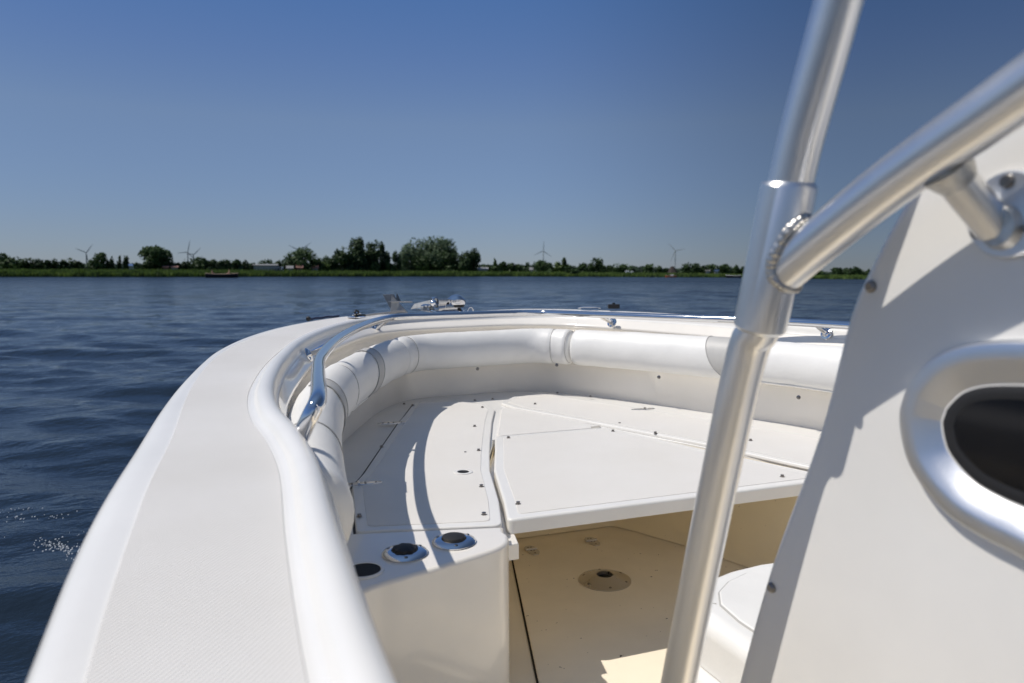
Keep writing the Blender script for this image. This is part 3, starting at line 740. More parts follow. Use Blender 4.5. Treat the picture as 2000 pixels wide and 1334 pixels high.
T(276,514,20,'low rounded tree between the blue roof and the big round tree',trunkf=.03,blobs=5)
T(309,484,50,'big round isolated tree with a broad flat crown on the left shore',kind='mid',trunkf=.24,n=2600,blobs=14)
T(297,510,24,'dark shrubby tree under the left half of the big round isolated tree',trunkf=.02,blobs=5)
T(331,511,20,'dark shrubby tree under the right half of the big round isolated tree',trunkf=.02,blobs=5)
T(352,514,16,'low tree just left of the pair of wind turbines',trunkf=.03,blobs=5)
T(366,511,14,'small tree below the taller turbine of the pair',trunkf=.03,blobs=5)
T(394,505,38,'wide tree just right of the pair of wind turbines',trunkf=.03)
for u, v, w in [(416,508,18),(430,510,16),(446,509,16),(466,509,22),(481,511,14)]:
    T(u,v,w,'low dark tree in the row behind the dark open boat',group='trees behind the dark boat',trunkf=.03,blobs=5)
T(498,515,18,'lowest tree, left of the long pale roof',trunkf=.03,blobs=5)
T(520,510,42,'wide flat tree rising behind the long pale roof',D=255,trunkf=.05)
T(547,511,18,'small tree between the long pale roof and the broad domed tree',trunkf=.03,blobs=5)
T(566,505,26,'dark tree on the left flank of the broad domed tree',trunkf=.03)
T(593,488,58,'broad domed tree with turbine blades showing above it',kind='mid',trunkf=.04,n=2600,blobs=12)
T(620,505,24,'dark tree on the right flank of the broad domed tree',trunkf=.03)
T(636,503,30,'low dark tree filling the gap right of the domed tree',D=270,trunkf=.03,blobs=6)
T(634,514,22,'yellowish bush at the left foot of the tall tree clump',kind='light',trunkf=.02,blobs=5)
T(648,506,26,'medium tree at the left edge of the tall tree clump',trunkf=.03)
T(668,490,36,'dark tree on the left shoulder of the tall tree clump',trunkf=.03)
T(686,495,30,'dark tree left of the highest crown in the clump',trunkf=.03)
T(702,468,30,'tallest slender crown in the clump left of the big willow',kind='dark',trunkf=.04,n=1500)
T(700,500,40,'dark bushy tree filling the middle foot of the clump',trunkf=.02)
T(728,476,34,'second tallest crown in the clump, right of the tallest',trunkf=.06,n=1500)
T(748,478,16,'narrow crown on the right edge of the tall clump',trunkf=.08)
T(722,506,34,'olive green bush in front of the two tall crowns',kind='light',trunkf=.02)
T(757,494,14,'slim pointed tree in the gap between clump and willow',kind='mid',trunkf=.03,blobs=5)
T(760,512,24,'low pale bush below the slim pointed tree',kind='light',trunkf=.02,blobs=5)
T(776,493,17,'pointed dark tree touching the left side of the willow',trunkf=.03,blobs=6)
T(803,482,46,'pale grey-green left part of the big willow group',kind='willow',trunkf=.03,n=2200,D=290)
T(840,468,76,'big grey-green willow crown, highest of the central group',kind='willow',trunkf=.03,n=4200,blobs=16,D=292)
T(872,472,44,'grey-green willow right of the highest willow crown',kind='willow',trunkf=.03,n=2000,D=293)
T(838,497,60,'dark shaded tree in front of the big willow',trunkf=.02,D=288)
T(880,494,40,'dark tree between the willow and the right end of the clump',trunkf=.02,D=287)
T(905,494,34,'dark rounded tree near the right end of the central clump',trunkf=.02)
T(921,490,30,'last dark tree on the right end of the central clump',trunkf=.02,n=1100)
T(949,517,16,'low tree above the low white building',D=330,trunkf=.03,blobs=5)
T(966,507,7,'thin wispy sapling on the reedy shore',kind='light',trunkf=.3,n=70,blobs=4,D=286)
T(967,519,18,'small bush at the foot of the thin wispy sapling',kind='mid',trunkf=.02,blobs=5,D=286)
for u, v, w in [(960,518,12),(978,513,20),(990,515,18),(1001,515,16),(1013,517,18)]:
    T(u,v,w,'low tree in the row between the white building and the middle turbine',group='low trees left of the middle turbine',trunkf=.03,blobs=5,D=330)
T(1026,514,15,'rounded tree near the right end of the low row left of the middle turbine',D=325,trunkf=.03,blobs=5)
T(1036,521,14,'smallest bush in the gap left of the middle turbine',D=320,trunkf=.02,blobs=4)
T(1059,510,34,'broad tree directly below the middle turbine',kind='mid',trunkf=.03)
T(1084,513,26,'medium tree just right of the middle turbine',kind='light',trunkf=.03)
T(1103,505,14,'upright narrow dark tree right of the middle turbine',trunkf=.03,blobs=6)
T(1116,519,26,'round bush on the shore beneath the upright narrow tree',kind='mid',trunkf=.02,D=288)
T(1137,515,18,'low rounded tree left of the peaked tree',trunkf=.03,blobs=5)
T(1150,516,20,'low dark tree merging into the left of the peaked tree',trunkf=.03,blobs=5)
T(1168,506,24,'peaked tree, highest between the middle and right turbines',trunkf=.03)
T(1184,519,22,'low dark tree right below the peaked tree',trunkf=.03,blobs=5)
T(1203,517,26,'low tree in the run right of the peaked tree',D=320,kind='mid',trunkf=.03,blobs=6)
T(1219,517,20,'low tree above the white parked caravans',D=320,kind='mid',trunkf=.03,blobs=5)
T(1265,517,21,'round tree between the far hazy wood and the thatched mill',kind='mid',trunkf=.05)
T(1287,520,12,'small dark round tree left of the thatched mill',trunkf=.04,blobs=5)
T(1298,524,10,'tiny bush touching the left of the thatched mill',trunkf=.03,blobs=4)
T(1337,516,26,'dark tree just right of the thatched mill',trunkf=.05)
T(1356,516,28,'wide dark tree second right of the thatched mill',trunkf=.05)
T(1373,520,18,'smaller tree third right of the thatched mill',trunkf=.05,blobs=5)
T(1386,517,25,'rounded tree with light showing under its crown',kind='mid',trunkf=.18)
T(1413,517,25,'round tree above the moored tender',kind='mid',trunkf=.08)
T(1433,519,16,'small round tree beside the aluminium leg',kind='mid',trunkf=.08,blobs=5)
T(1447,521,14,'tree half hidden by the aluminium leg',kind='mid',trunkf=.08,blobs=5)
T(1592,528,24,'dark tree under the grab rail, right of the leg',trunkf=.04,D=240)
T(1613,534,9,'tiny bush on the right shore under the grab rail',trunkf=.04,blobs=4,D=240)
T(1635,523,26,'left of two broad dark trees near the console edge',trunkf=.04,D=240)
T(1650,524,20,'tree wedged between the two broad dark trees near the console',trunkf=.04,D=244,blobs=6)
T(1668,523,24,'right of two broad dark trees near the console edge',trunkf=.04,D=240)
T(1691,527,15,'small dark tree cut off by the console edge',trunkf=.04,D=240,blobs=5)
# far wood reading as one mass
fw = MB(); rnd = random.Random(5)
for (u0, u1, v, D) in [(1225,1262,521.5,700),(1090,1290,524,900),(1440,1760,533,700),(0,640,517,420),(640,1060,519,700),(1290,1460,526,700)]:
    k = int((u1-u0)*7)
    for i in range(k):
        u = rnd.uniform(u0, u1); top = vh(u, v+1.6*noise.noise(V((u*.13, D, 0)))+.6, D); z = LAND+(top-LAND)*rnd.random()**.7
        c = bg(u, D+rnd.uniform(-8, 8), z); L = rnd.uniform(.9, 2.0)*D/500
        a = rnd.uniform(0, 6.28); e = V((math.cos(a), math.sin(a), rnd.uniform(-.6, .6))).normalized()*L; f_ = V((-.3*math.sin(a), .3, 1)).normalized()*L*.8
        fw.add([c-e, c-f_, c+e, c+f_], [(0, 1, 2, 3)])
me = bpy.data.meshes.new('far_wood'); me.from_pydata(fw.v, [], fw.f)
tag(link('far_wood', me, LM['far'], smooth=False), 'low hazy line of distant woods behind the shore', 'wood', kind='stuff')

# reeds
def reedmat():
    m, n, l, b = nt('reeds')
    at = n.new('ShaderNodeAttribute'); at.attribute_name = 'tint'
    r = ramp(n, l, at.outputs['Fac'], [(0, (.03,.055,.012)), (.45, (.10,.165,.03)), (1, (.20,.27,.06))]); l.new(r.outputs[0], b.inputs['Base Color'])
    b.inputs['Roughness'].default_value = .6
    tr = n.new('ShaderNodeBsdfTranslucent'); mx = n.new('ShaderNodeMixShader'); mx.inputs[0].default_value = .3
    l.new(r.outputs[0], tr.inputs[0]); l.new(b.outputs[0], mx.inputs[1]); l.new(tr.outputs[0], mx.inputs[2])
    l.new(mx.outputs[0], n['Material Output'].inputs['Surface'])
    return m
def reedtop(u):      # picture row of the reed tops
    pts = [(-900,523),(0,525),(200,525),(450,526),(700,527.5),(950,528.5),(1200,531),(1440,534),(1500,535.5),(1700,537),(2800,540)]
    for (a, x), (b, y) in zip(pts, pts[1:]):
        if a <= u <= b: return x+(y-x)*(u-a)/(b-a)
    return 530
vs = []; fs = []; tint = []
rnd = random.Random(11)
for i in range(46000):
    u = rnd.uniform(-300, 1900); D0 = bankD(u); row = rnd.random()
    D = D0+row*7; H = (vh(u, reedtop(u), D0+5)-.1)*(.62+.38*row)*rnd.uniform(.82, 1.08)
    patch = noise.noise(V((u*.035, row*2, 3)))
    if row < .35 and patch > .12: H *= .72
    H *= 1+.10*noise.noise(V((u*.02, row*3, 9)))
    w = rnd.uniform(.06, .16); p = bg(u, D, 0); p.z = .0 if row < .3 else .25*row
    a = rnd.uniform(0, 3.14); e = V((math.cos(a), math.sin(a), 0))*w; ln = V((rnd.gauss(.06, .12), rnd.gauss(0, .12), 1))*H
    b = len(vs); vs += [p-e, p+e, p+ln*.7+e*.9, p+ln, p+ln*.7-e*.9]; fs.append((b, b+1, b+2, b+3, b+4))
    t = .5+.5*noise.noise(V((u*.05, row*4, 0)))+rnd.uniform(-.15, .15)
    if patch > .1 and row < .4: t *= .2
    tint += [max(0, min(1, t))]
me = bpy.data.meshes.new('reeds'); me.from_pydata([tuple(v) for v in vs], [], fs)
at = me.attributes.new('tint', 'FLOAT', 'FACE'); at.data.foreach_set('value', tint)
tag(link('reeds', me, reedmat(), smooth=False), 'continuous belt of green reeds along the far waterline', 'reeds', kind='stuff')

# wind turbines
M['turb'] = mat('turbine_paint', (.13, .15, .18), .5)
M['turbw'] = mat('turbine_white', (.42, .44, .46), .5)
def turbine(u, v, tips, label, D=2000, m='turb', vb=524):
    z = vh(u, v, D); p = bg(u, D, LAND); t = empty('wind_turbine', p); tag(t, label, 'wind turbine', 'wind turbines beyond the far shore')
    px = D/FPX; H = z-LAND
    MB().tube([(0,0,0),(0,0,H)], [px*1.25, px*.85], 14).build('tower', M[m], t)
    f = dirw(u).normalized(); rgt = V((f.y, -f.x, 0)); hub = V((0, 0, H))-f*px*1.6
    MB().tube([hub+f*px*4.2, hub-f*px*.2], [px*.9, px*1.0], 10).build('nacelle', M[m], t, bevel=0)
    hb = MB().lathe([(px*1.0, 0), (px*.8, px*.9), (0, px*1.3)], hub-f*px*.2, -f, 14).build('hub', M[m], t)
    for (tu, tv) in tips:
        tip = hub + rgt*(tu-u)*px + V((0, 0, (v-tv)*px)); d = (tip-hub); s = d.normalized().cross(f)
        c = hub-f*px*.5
        pts = [c-s*.35*px, c+d*.18-s*.95*px, c+d*.6-s*.6*px, c+d-s*.2*px, c+d+s*.15*px, c+d*.6+s*.5*px, c+d*.18+s*.5*px, c+s*.35*px]
        MB().prism(pts, f*px*.25).build('blade', M[m], t)
turbine(173,494,[(154.5,485.5),(185,477),(176,515)],'leftmost wind turbine, above the left hedgerow')
turbine(370,493,[(375,470),(352,495),(383,508)],'taller turbine of the overlapping pair right of the big round tree')
turbine(381,498,[(395,484),(372,495.5),(382,514)],'smaller turbine just right of and behind the taller one of the pair')
turbine(588,490,[(567,480),(609,474),(590,512)],'turbine whose two blades rise in a V behind the domed tree')
turbine(841,486,[(845,465),(822,497),(859,498)],'turbine nearly hidden by the big willow, one blade tip above it')
turbine(1060,490.5,[(1061,471),(1042,499),(1076.5,502)],'middle wind turbine facing the viewer with one blade straight up',m='turbw')
turbine(1316,490,[(1301.5,475),(1335,487),(1308,510.5)],'rightmost wind turbine, above the thatched mill',m='turbw')

# buildings
M['wwall'] = mat('white_wall', (.42, .40, .37), .7, var=.08, vscale=1); M['brick'] = mat('brick_wall', (.24, .13, .10), .8, var=.2, vscale=2)
M['rroof'] = mat('tile_roof', (.20, .10, .08), .8, var=.2, vscale=1); M['groof'] = mat('grey_roof', (.20, .20, .21), .7, var=.1)
M['proof'] = mat('pale_roof', (.28, .28, .28), .6); M['blroof'] = mat('blue_roof', (.07, .12, .25), .5); M['win'] = mat('window_dark', (.02, .025, .03), .2)
M['thatch'] = mat('thatch', (.045, .035, .03), .95, var=.3, vscale=2)
def house(u0, u1, vr, ve, D, wall, roof, label, name='house', cat_='house', nwin=3, pitch=True):
    uc = (u0+u1)/2; D = max(D, bankD(uc)+11); px = D/FPX; W = (u1-u0)*px; p = bg(uc, D, LAND); a = math.atan2(dirw(uc).y, dirw(uc).x)-math.pi/2
    t = empty(name, p, a); tag(t, label, cat_); zr = vh(uc, vr, D)-LAND; ze = max(.8, vh(uc, ve, D)-LAND); dp = max(5, min(9, W*.6))
    MB().box((0, 0, ze/2),(W, dp, ze)).build('wall', M[wall], t)
    o = W*.03+.2
    MB().prism([(-W/2-o, -dp/2-.4, ze+.003), (-W/2-o, dp/2+.4, ze+.003), (-W/2-o, 0, zr)], (W+2*o, 0, 0)).build('roof', M[roof], t)
    for k in range(nwin):
        x = -W/2+W*(k+.5)/nwin
        MB().box((x, -dp/2-.02, ze*.55),(min(.8, W/nwin*.3), .06, min(.8, ze*.3))).build('window', M['win'], t)
house(256,268,515.5,519.5,215,'wwall','blroof','blue-roofed barn between the slim trees and the big round tree','barn','barn',2)
house(322,331,519,522,186,'brick','rroof','small red-roofed house left of the cream house','house','house',2)
house(338,349,519,522,186,'wwall','rroof','cream house with brown roof below the pair of turbines','house','house',2)
house(499,541,516,518,215,'wwall','proof','long low shed with a pale roof left of the broad domed tree','shed','shed',8)
house(562,573,519,524,208,'wwall','groof','small grey house at the foot of the domed tree, left one','house','house',2)
house(581,592,516,523,210,'brick','rroof','steep red-roofed house at the foot of the domed tree, middle one','house','house',2)
house(610,622,519,524,214,'wwall','rroof','pale house with brown roof at the foot of the domed tree, right one','house','house',2)
house(934,952,522,526,292,'wwall','proof','low white building beside the right end of the central clump','white_building','building',4)
house(1034,1040,522,527,300,'wwall','groof','tiny white gable in the gap left of the middle turbine','house','house',1)
house(1376,1384,525,529,300,'wwall','groof','pale farmhouse between trees right of the mill','farmhouse','farmhouse',2)
house(1393,1400,525,529,300,'wwall','blroof','small bluish-roofed shed right of the pale farmhouse','shed','shed',1)
def mill():
    D = 296; uc = 1311; px = D/FPX; p = bg(uc, D, LAND); t = empty('thatched_mill', p); tag(t, 'dark thatched mill body with white base under the rightmost turbine', 'mill')
    H = vh(uc, 520, D)-LAND
    MB().lathe([(9.5*px, 0), (9.2*px, H*.34), (0, H*.34)], n=8).build('base_wall', M['wwall'], t, sharp=20)
    MB().lathe([(10.5*px, H*.33), (7*px, H*.62), (4.4*px, H*.86), (3.4*px, H*.97), (0, H)], n=8).build('thatched_body', M['thatch'], t, sharp=20)
    for k in range(3):
        f = dirw(uc).normalized(); r = V((f.y, -f.x, 0)); c = -f*9.0*px*1.0+r*(k-1)*5*px
        MB().box((c.x, c.y, H*.16),(1.3, 1.3, H*.16)).build('window', M['win'], t)
mill()
# vehicles seen over the reeds
M['wpaint'] = mat('white_paint', (.8, .8, .8), .3)
def van(u, v, w, D, label):
    px = D/FPX; D = max(D, bankD(u)+11); px = D/FPX; p = bg(u, D, LAND); a = math.atan2(dirw(u).y, dirw(u).x)-math.pi/2; t = empty('camper_van', p, a); tag(t, label, 'camper van', 'white campers parked behind the reeds')
    z = vh(u, v, D)-LAND; W = w*px
    MB().prism([(-W/2,-1,.4),(W/2,-1,.4),(W/2,-1,z*.55),(W*.36,-1,z),(-W/2,-1,z)], (0,2,0)).build('body', M['wpaint'], t, bevel=.08)
    MB().box((W*.1,-1.02,z*.7),(W*.5,.04,z*.2)).build('window', M['win'], t)
    for sx in (-.3, .3): MB().lathe([(.35,-.1),(.35,.1)], (W*sx,-1,.35), (0,1,0), 14).build('wheel', M['rubber'], t)
van(403,521.5,6,205,'white camper van behind the reeds left of the dark open boat')
van(411,522,4,206,'tiny white camper just right of the other near the dark open boat')
van(543,520.5,11,210,'white camper van at the right end of the long pale shed')
van(553,521,5,211,'small white camper touching the right of the larger one by the shed')
van(1224,528.5,9,300,'white caravan left of a pair above the reeds')
van(1233,529.5,6,300,'smaller white caravan right of a pair above the reeds')

# boats
M['hulld'] = mat('dark_hull', (.02, .018, .02), .3); M['hullo'] = mat('orange_hull', (.45, .12, .04), .35); M['wood'] = mat('boat_wood', (.42, .30, .22), .5, var=.2)
M['skin'] = mat('skin', (.45, .26, .19), .6); M['hair'] = mat('hair', (.05, .035, .02), .7); M['shirt'] = mat('shirt', (.55, .30, .25), .8); M['shirtd'] = mat('dark_shirt', (.05, .06, .10), .8)
def small_boat(u, vbot, L, H, D, hullm, trim, label, name, yaw=0, cat_='boat'):
    p = bg(u, D, 0); a = math.atan2(dirw(u).y, dirw(u).x)-math.pi/2+yaw; t = empty(name, p, a); tag(t, label, cat_)
    vs = []; fs = []; N = 24; K = 7
    for i in range(N+1):
        s = i/N; x = (s-.5)*L; w = L*.17*(math.sin(math.pi*min(1, s*.55+.22))**1.0)*(1 if s < .55 else math.sqrt(max(0.001, 1-((s-.55)/.46)**2)))
        sh = H*(1+.35*abs(s-.45)**1.6*2)
        for k in range(K):
            a_ = k/(K-1)*math.pi; vs.append((x+(.25*H if s > .9 else 0)*abs(math.cos(a_)), -math.cos(a_)*w, sh-(math.sin(a_)**.6)*(sh+.25)))
    for i in range(N):
        for k in range(K-1): fs.append((i*K+k, i*K+k+1, (i+1)*K+k+1, (i+1)*K+k))
    fs.append(tuple(range(K)))
    h = MB().add(vs, fs).build('hull', M[hullm], t)
    for e in (0, K-1): MB().tube([V(vs[i*K+e])+V((0, 0, .02)) for i in range(N+1)], L*.014, 6).build('gunwale', M[trim], t)
    dk = []; 
    for i in range(N+1): dk += [V(vs[i*K])-V((0,0,H*.35)), V(vs[i*K+K-1])-V((0,0,H*.35))]
    MB().add([tuple(q) for q in dk], [(2*i, 2*i+1, 2*i+3, 2*i+2) for i in range(N)]).build('floorboards', M['wood'], t)
    for s in (-.18, .15): MB().box((L*s, 0, H*.8),(L*.05, L*.26, .04)).build('thwart', M[trim], t)
    return t
def person(parent_loc, rot, label, shirt, z, arms=True):
    t = empty('person', parent_loc, rot); tag(t, label, 'person')
    me = bpy.data.meshes.new('body')
    vs = [(0,0,z),(0,0,z+.22),(.02,0,z+.46),(.03,0,z+.56),(.05,0,z+.68),
          (.20,.10,z+.02),(.52,.12,z+.08),(.62,.12,z-.28),(.20,-.10,z+.02),(.52,-.12,z+.06),(.62,-.12,z-.28),
          (.02,.19,z+.44),(.10,.24,z+.18),(.32,.18,z+.12),(.02,-.19,z+.44),(.10,-.24,z+.18),(.32,-.18,z+.12),(.05,0,z+.80)]
    es = [(0,1),(1,2),(2,3),(3,4),(4,17),(0,5),(5,6),(6,7),(0,8),(8,9),(9,10),(2,11),(11,12),(12,13),(2,14),(14,15),(15,16)]
    rr = [.15,.14,.16,.06,.09,.10,.075,.05,.10,.075,.05,.07,.05,.035,.07,.05,.035,.085]
    me.from_pydata(vs, es, []); o = link('body', me, M[shirt], t)
    md = o.modifiers.new('skin', 'SKIN'); o.modifiers.new('sub', 'SUBSURF').render_levels = 1
    for i, sv in enumerate(me.skin_vertices[0].data): sv.radius = (rr[i], rr[i]); sv.use_root = (i == 0)
    MB().lathe([(.0,-.12),(.07,-.09),(.095,0),(.085,.08),(0,.125)], (.06,0,z+.78), n=12).build('head', M['skin'], t)
    MB().lathe([(.1,-.02),(.1,.05),(.06,.12),(0,.14)], (.045,0,z+.79), n=12).build('hair', M['hair'], t)
D1 = 168; b1 = small_boat(434,543,6.8,.80,D1,'hulld','wood','dark open boat with two people aboard on the left water','open_boat', math.pi*.02)
pb = bg(434, D1, 0); ax = V((math.cos(b1.rotation_euler.z), math.sin(b1.rotation_euler.z), 0))
person(pb-ax*2.0, b1.rotation_euler.z, 'person sitting at the left end of the dark open boat', 'shirt', .95)
person(pb+ax*1.7, b1.rotation_euler.z+math.pi, 'person sitting near the right end of the dark open boat', 'shirt', 1.02)
D2 = 268; b2 = small_boat(1309,541,3.9,.6,D2,'hullo','wood','small orange boat with a post standing aboard, near the thatched mill','small_boat', math.pi)
MB().box((-.3,0,.75),(1.1,.8,.5)).build('cabin', M['wpaint'], b2, bevel=.05)
MB().tube([(1.0,0,.3),(1.0,0,2.6)], .05, 8).build('mast', M['hulld'], b2)
b3 = small_boat(1431,542,5.0,.75,262,'hulld','wpaint','dark boat with white trim lying by the reeds next to the aluminium leg','tender', math.pi)

# ================================================================== WATER
def make_water():
    rng = np.random.default_rng(4)
    dense = np.arange(-62, 62.01, .24); side = np.concatenate([np.arange(-180, -62, 3.0), dense, np.arange(65, 180, 3.0)])
    th = np.radians(side+22)                                     # from +Y clockwise
    r = [.6]
    while r[-1] < 420: r.append(r[-1]*1.0072+.004)
    r += [500, 700, 1000, 1600, 2600, 4200, 6000]
    r = np.array(r); Rg, Tg = np.meshgrid(r, th, indexing='ij')
    X = Rg*np.sin(Tg); Y = Rg*np.cos(Tg); Zz = np.zeros_like(X)
    n = 110; lam = np.exp(rng.uniform(np.log(.18), np.log(3.0), n)); main = rad(202)     # waves running towards the camera
    dirs = main+rng.normal(0, .36, n); k = 2*np.pi/lam; ph = rng.uniform(0, 6.28, n)
    slope = .165*np.sqrt(2/n)*np.where(lam < .5, (lam/.5)**.5, np.where(lam < 1.3, 1, (1.3/lam)**.6))
    amp = slope/k; sp = Rg*.0072
    for i in range(n):
        att = np.clip((lam[i]/np.maximum(sp, 1e-3)-2.5)/3, 0, 1)
        q = k[i]*(X*np.sin(dirs[i])+Y*np.cos(dirs[i]))+ph[i]
        Zz += amp[i]*att*(np.sin(q)+.22*np.cos(2*q))
    # gusts: patches where the chop is calmer or stronger
    Zz *= .8+.35*np.sin(X*.11+1)*np.cos(Y*.07)
    nr, na = X.shape
    vs = np.stack([X, Y, Zz], -1).reshape(-1, 3)
    idx = np.arange(nr*na).reshape(nr, na)
    a = idx[:-1, :]; b = idx[1:, :]; a2 = np.roll(a, -1, 1); b2_ = np.roll(b, -1, 1)
    f = np.stack([a, a2, b2_, b], -1).reshape(-1, 4)
    me = bpy.data.meshes.new('water'); me.vertices.add(len(vs)); me.vertices.foreach_set('co', vs.ravel())
    me.loops.add(f.size); me.loops.foreach_set('vertex_index', f.ravel().astype(np.int32))
    me.polygons.add(len(f)); me.polygons.foreach_set('loop_start', np.arange(0, f.size, 4, dtype=np.int32))
    me.update(calc_edges=True); me.validate()
    if me.polygons[len(me.polygons)//2].normal.z < 0: me.flip_normals()
    m, nn, l, bs = nt('water')
    bs.inputs['Base Color'].default_value = (.011, .019, .030, 1); bs.inputs['Roughness'].default_value = .07
    bs.inputs['IOR'].default_value = 1.33
    t1 = noise_node(nn, l, 2.6, 5, .62, stretch=(1.0, 1.5, 1)); t2 = noise_node(nn, l, .55, 3, .6, stretch=(.8, 1.3, 1))
    b1_ = nn.new('ShaderNodeBump'); b1_.inputs['Strength'].default_value = 1; b1_.inputs['Distance'].default_value = .13
    b2n = nn.new('ShaderNodeBump'); b2n.inputs['Strength'].default_value = 1; b2n.inputs['Distance'].default_value = .65
    ge = nn.new('ShaderNodeNewGeometry'); vl = nn.new('ShaderNodeVectorMath'); vl.operation = 'LENGTH'; mr = nn.new('ShaderNodeMapRange')
    mr.inputs[1].default_value = 5; mr.inputs[2].default_value = 90; mr.inputs[3].default_value = .26; mr.inputs[4].default_value = 1.0
    l.new(ge.outputs['Position'], vl.inputs[0]); l.new(vl.outputs['Value'], mr.inputs[0])
    mr2 = nn.new('ShaderNodeMapRange'); mr2.inputs[1].default_value = 8; mr2.inputs[2].default_value = 90; mr2.inputs[3].default_value = .02; mr2.inputs[4].default_value = 1.0
    l.new(vl.outputs['Value'], mr2.inputs[0]); l.new(mr.outputs[0], b1_.inputs['Strength']); l.new(mr2.outputs[0], b2n.inputs['Strength'])
    for a_, b_, sock in ((.06, .28, 'Roughness'), (.5, .17, 'Specular IOR Level')):
        m3 = nn.new('ShaderNodeMapRange'); m3.inputs[1].default_value = 28; m3.inputs[2].default_value = 130; m3.inputs[3].default_value = a_; m3.inputs[4].default_value = b_
        l.new(vl.outputs['Value'], m3.inputs[0]); l.new(m3.outputs[0], bs.inputs[sock])
    l.new(t1.outputs['Fac'], b1_.inputs['Height']); l.new(t2.outputs['Fac'], b2n.inputs['Height'])
    l.new(b2n.outputs[0], b1_.inputs['Normal']); l.new(b1_.outputs[0], bs.inputs['Normal'])
    o = link('water', me, m); tag(o, kind='structure')
make_water()
# wake bubbles beside the hull, plus sun glints modelled as white specks
fb = MB(); rnd = random.Random(3)
for (cx, cy, dx, dy, n_) in [(-1.22,4.95,.32,-.06,60),(-1.05,4.72,.30,-.05,40),(-.76,4.16,.13,-.14,150),(-1.25,4.45,.25,-.02,14),(-.70,4.32,.22,.05,16),(-.62,3.95,.06,.05,22)]:
    for i in range(int(n_*.7)):
        t = rnd.gauss(0, .5); x = cx+dx*t+rnd.gauss(0, .022); y = cy+dy*t+rnd.gauss(0, .03); rr = rnd.uniform(.0012, .0045)
        fb.lathe([(rr, -.003), (rr*.85, rr*.4), (0, rr*.7)], (x, y, .018+.025*rnd.random()), n=6)
M['foam_and_glints'] = mat('foam_and_glints', (.75, .77, .78), .15)
tag(fb.build('foam_and_glints', M['foam_and_glints']), 'small white specks for wake bubbles and sun glints beside the hull at the lower left', 'foam_and_glints', kind='stuff')

# ================================================================== LIGHT, SKY, CAMERA
w = bpy.data.worlds.new('World'); scene.world = w; w.use_nodes = True
n = w.node_tree.nodes; l = w.node_tree.links
sky = n.new('ShaderNodeTexSky'); sky.sky_type = 'NISHITA'; sky.sun_disc = False
el = math.asin(SUN.z); az = math.atan2(SUN.x, SUN.y)
sky.sun_elevation = el; sky.sun_rotation = az
sky.air_density = 1.0; sky.dust_density = .0; sky.ozone_density = 4.0; sky.altitude = 0
tc = n.new('ShaderNodeTexCoord'); sx = n.new('ShaderNodeSeparateXYZ'); l.new(tc.outputs['Generated'], sx.inputs[0])
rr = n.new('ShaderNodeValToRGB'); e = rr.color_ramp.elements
stops = [(0, (.240, .292, .45)), (.05, (.30, .32, .435)), (.19, (.455, .43, .47)), (.265, (.40, .42, .51)), (.335, (.345, .42, .54)), (.55, (.50, .48, .50)), (1, (1.0, .92, .80))]  # upper stops raised, out of view, to add fill light in the shade
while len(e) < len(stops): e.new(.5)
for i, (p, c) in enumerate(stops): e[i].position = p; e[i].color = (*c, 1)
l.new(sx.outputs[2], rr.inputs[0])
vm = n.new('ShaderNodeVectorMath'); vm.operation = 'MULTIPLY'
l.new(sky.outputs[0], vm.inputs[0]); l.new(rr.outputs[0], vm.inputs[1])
dt = n.new('ShaderNodeVectorMath'); dt.operation = 'DOT_PRODUCT'; dt.inputs[1].default_value = (SUN.x/math.hypot(SUN.x, SUN.y), SUN.y/math.hypot(SUN.x, SUN.y), 0)
l.new(tc.outputs['Generated'], dt.inputs[0])
mr = n.new('ShaderNodeMapRange'); mr.inputs[1].default_value = -1; mr.inputs[2].default_value = 1; l.new(dt.outputs['Value'], mr.inputs[0])
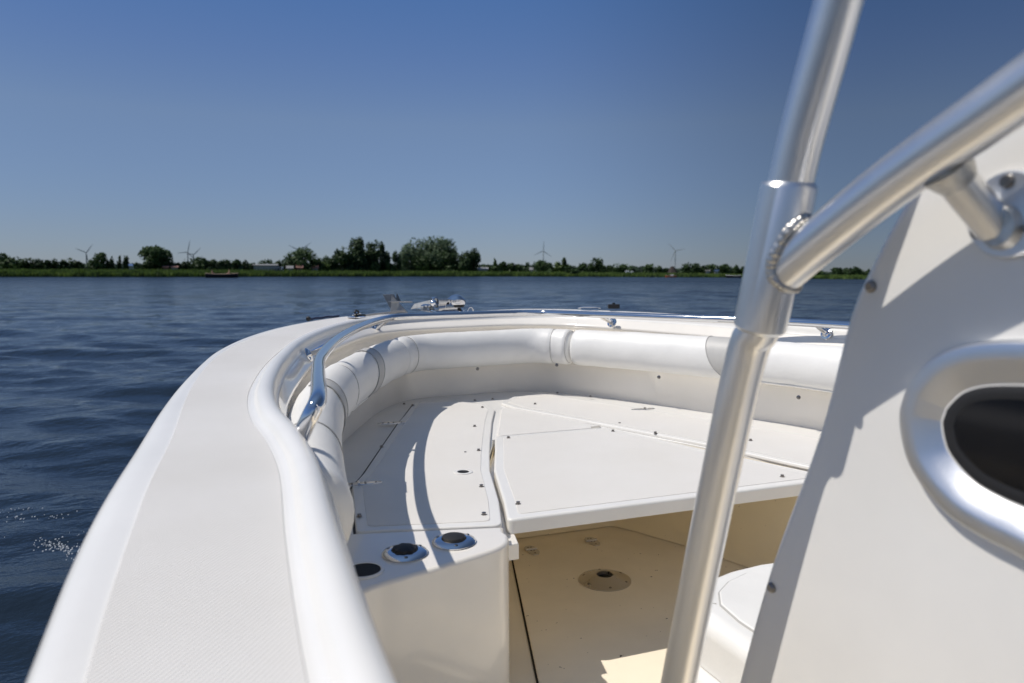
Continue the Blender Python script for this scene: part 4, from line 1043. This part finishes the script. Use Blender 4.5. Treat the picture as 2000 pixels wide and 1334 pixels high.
r3 = n.new('ShaderNodeValToRGB'); e3 = r3.color_ramp.elements; st3 = [(0, .55), (.25, .64), (.47, 1.0), (.75, .89), (1, .90)]; r3.color_ramp.interpolation = 'EASE'
while len(e3) < len(st3): e3.new(.5)
for i, (p, c) in enumerate(st3): e3[i].position = p; e3[i].color = (c*(.84 if i < 2 else 1), c*(.95 if i < 2 else 1), c*(1.13 if i < 2 else 1), 1)
l.new(mr.outputs[0], r3.inputs[0]); mr = r3
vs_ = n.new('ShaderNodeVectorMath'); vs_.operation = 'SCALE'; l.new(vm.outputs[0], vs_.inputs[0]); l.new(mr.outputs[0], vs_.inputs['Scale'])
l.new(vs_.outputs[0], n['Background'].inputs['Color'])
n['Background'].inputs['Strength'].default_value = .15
sd = bpy.data.lights.new('sun', 'SUN'); sd.energy = 3.6; sd.angle = rad(.5); sd.color = (1, .945, .87)
so = bpy.data.objects.new('sun', sd); COL.objects.link(so); so.rotation_euler = (-SUN).to_track_quat('-Z', 'Y').to_euler()
cd = bpy.data.cameras.new('camera'); co = bpy.data.objects.new('camera', cd); COL.objects.link(co); scene.camera = co
cd.sensor_width = 36; cd.lens = 36*FPX/2000; cd.clip_start = .03; cd.clip_end = 9000
fw_ = V((math.sin(YAW)*math.cos(PIT), math.cos(YAW)*math.cos(PIT), -math.sin(PIT))); rt = V((math.cos(YAW), -math.sin(YAW), 0)); up = rt.cross(fw_)
c, s = math.cos(ROL), math.sin(ROL)
r2 = rt*c+up*s; u2 = -rt*s+up*c
mt = Matrix((( r2.x, u2.x, -fw_.x, 0), (r2.y, u2.y, -fw_.y, 0), (r2.z, u2.z, -fw_.z, HC), (0, 0, 0, 1)))
co.matrix_world = mt
cd.dof.use_dof = True; cd.dof.focus_distance = 2.4; cd.dof.aperture_fstop = 4.0
scene.render.engine = 'CYCLES'; scene.cycles.max_bounces = 14; scene.cycles.diffuse_bounces = 8; scene.cycles.glossy_bounces = 6
scene.view_settings.view_transform = 'Standard'; scene.view_settings.look = 'None'; scene.view_settings.exposure = .08; scene.view_settings.gamma = 1
scene.render.resolution_x = 1024; scene.render.resolution_y = 683
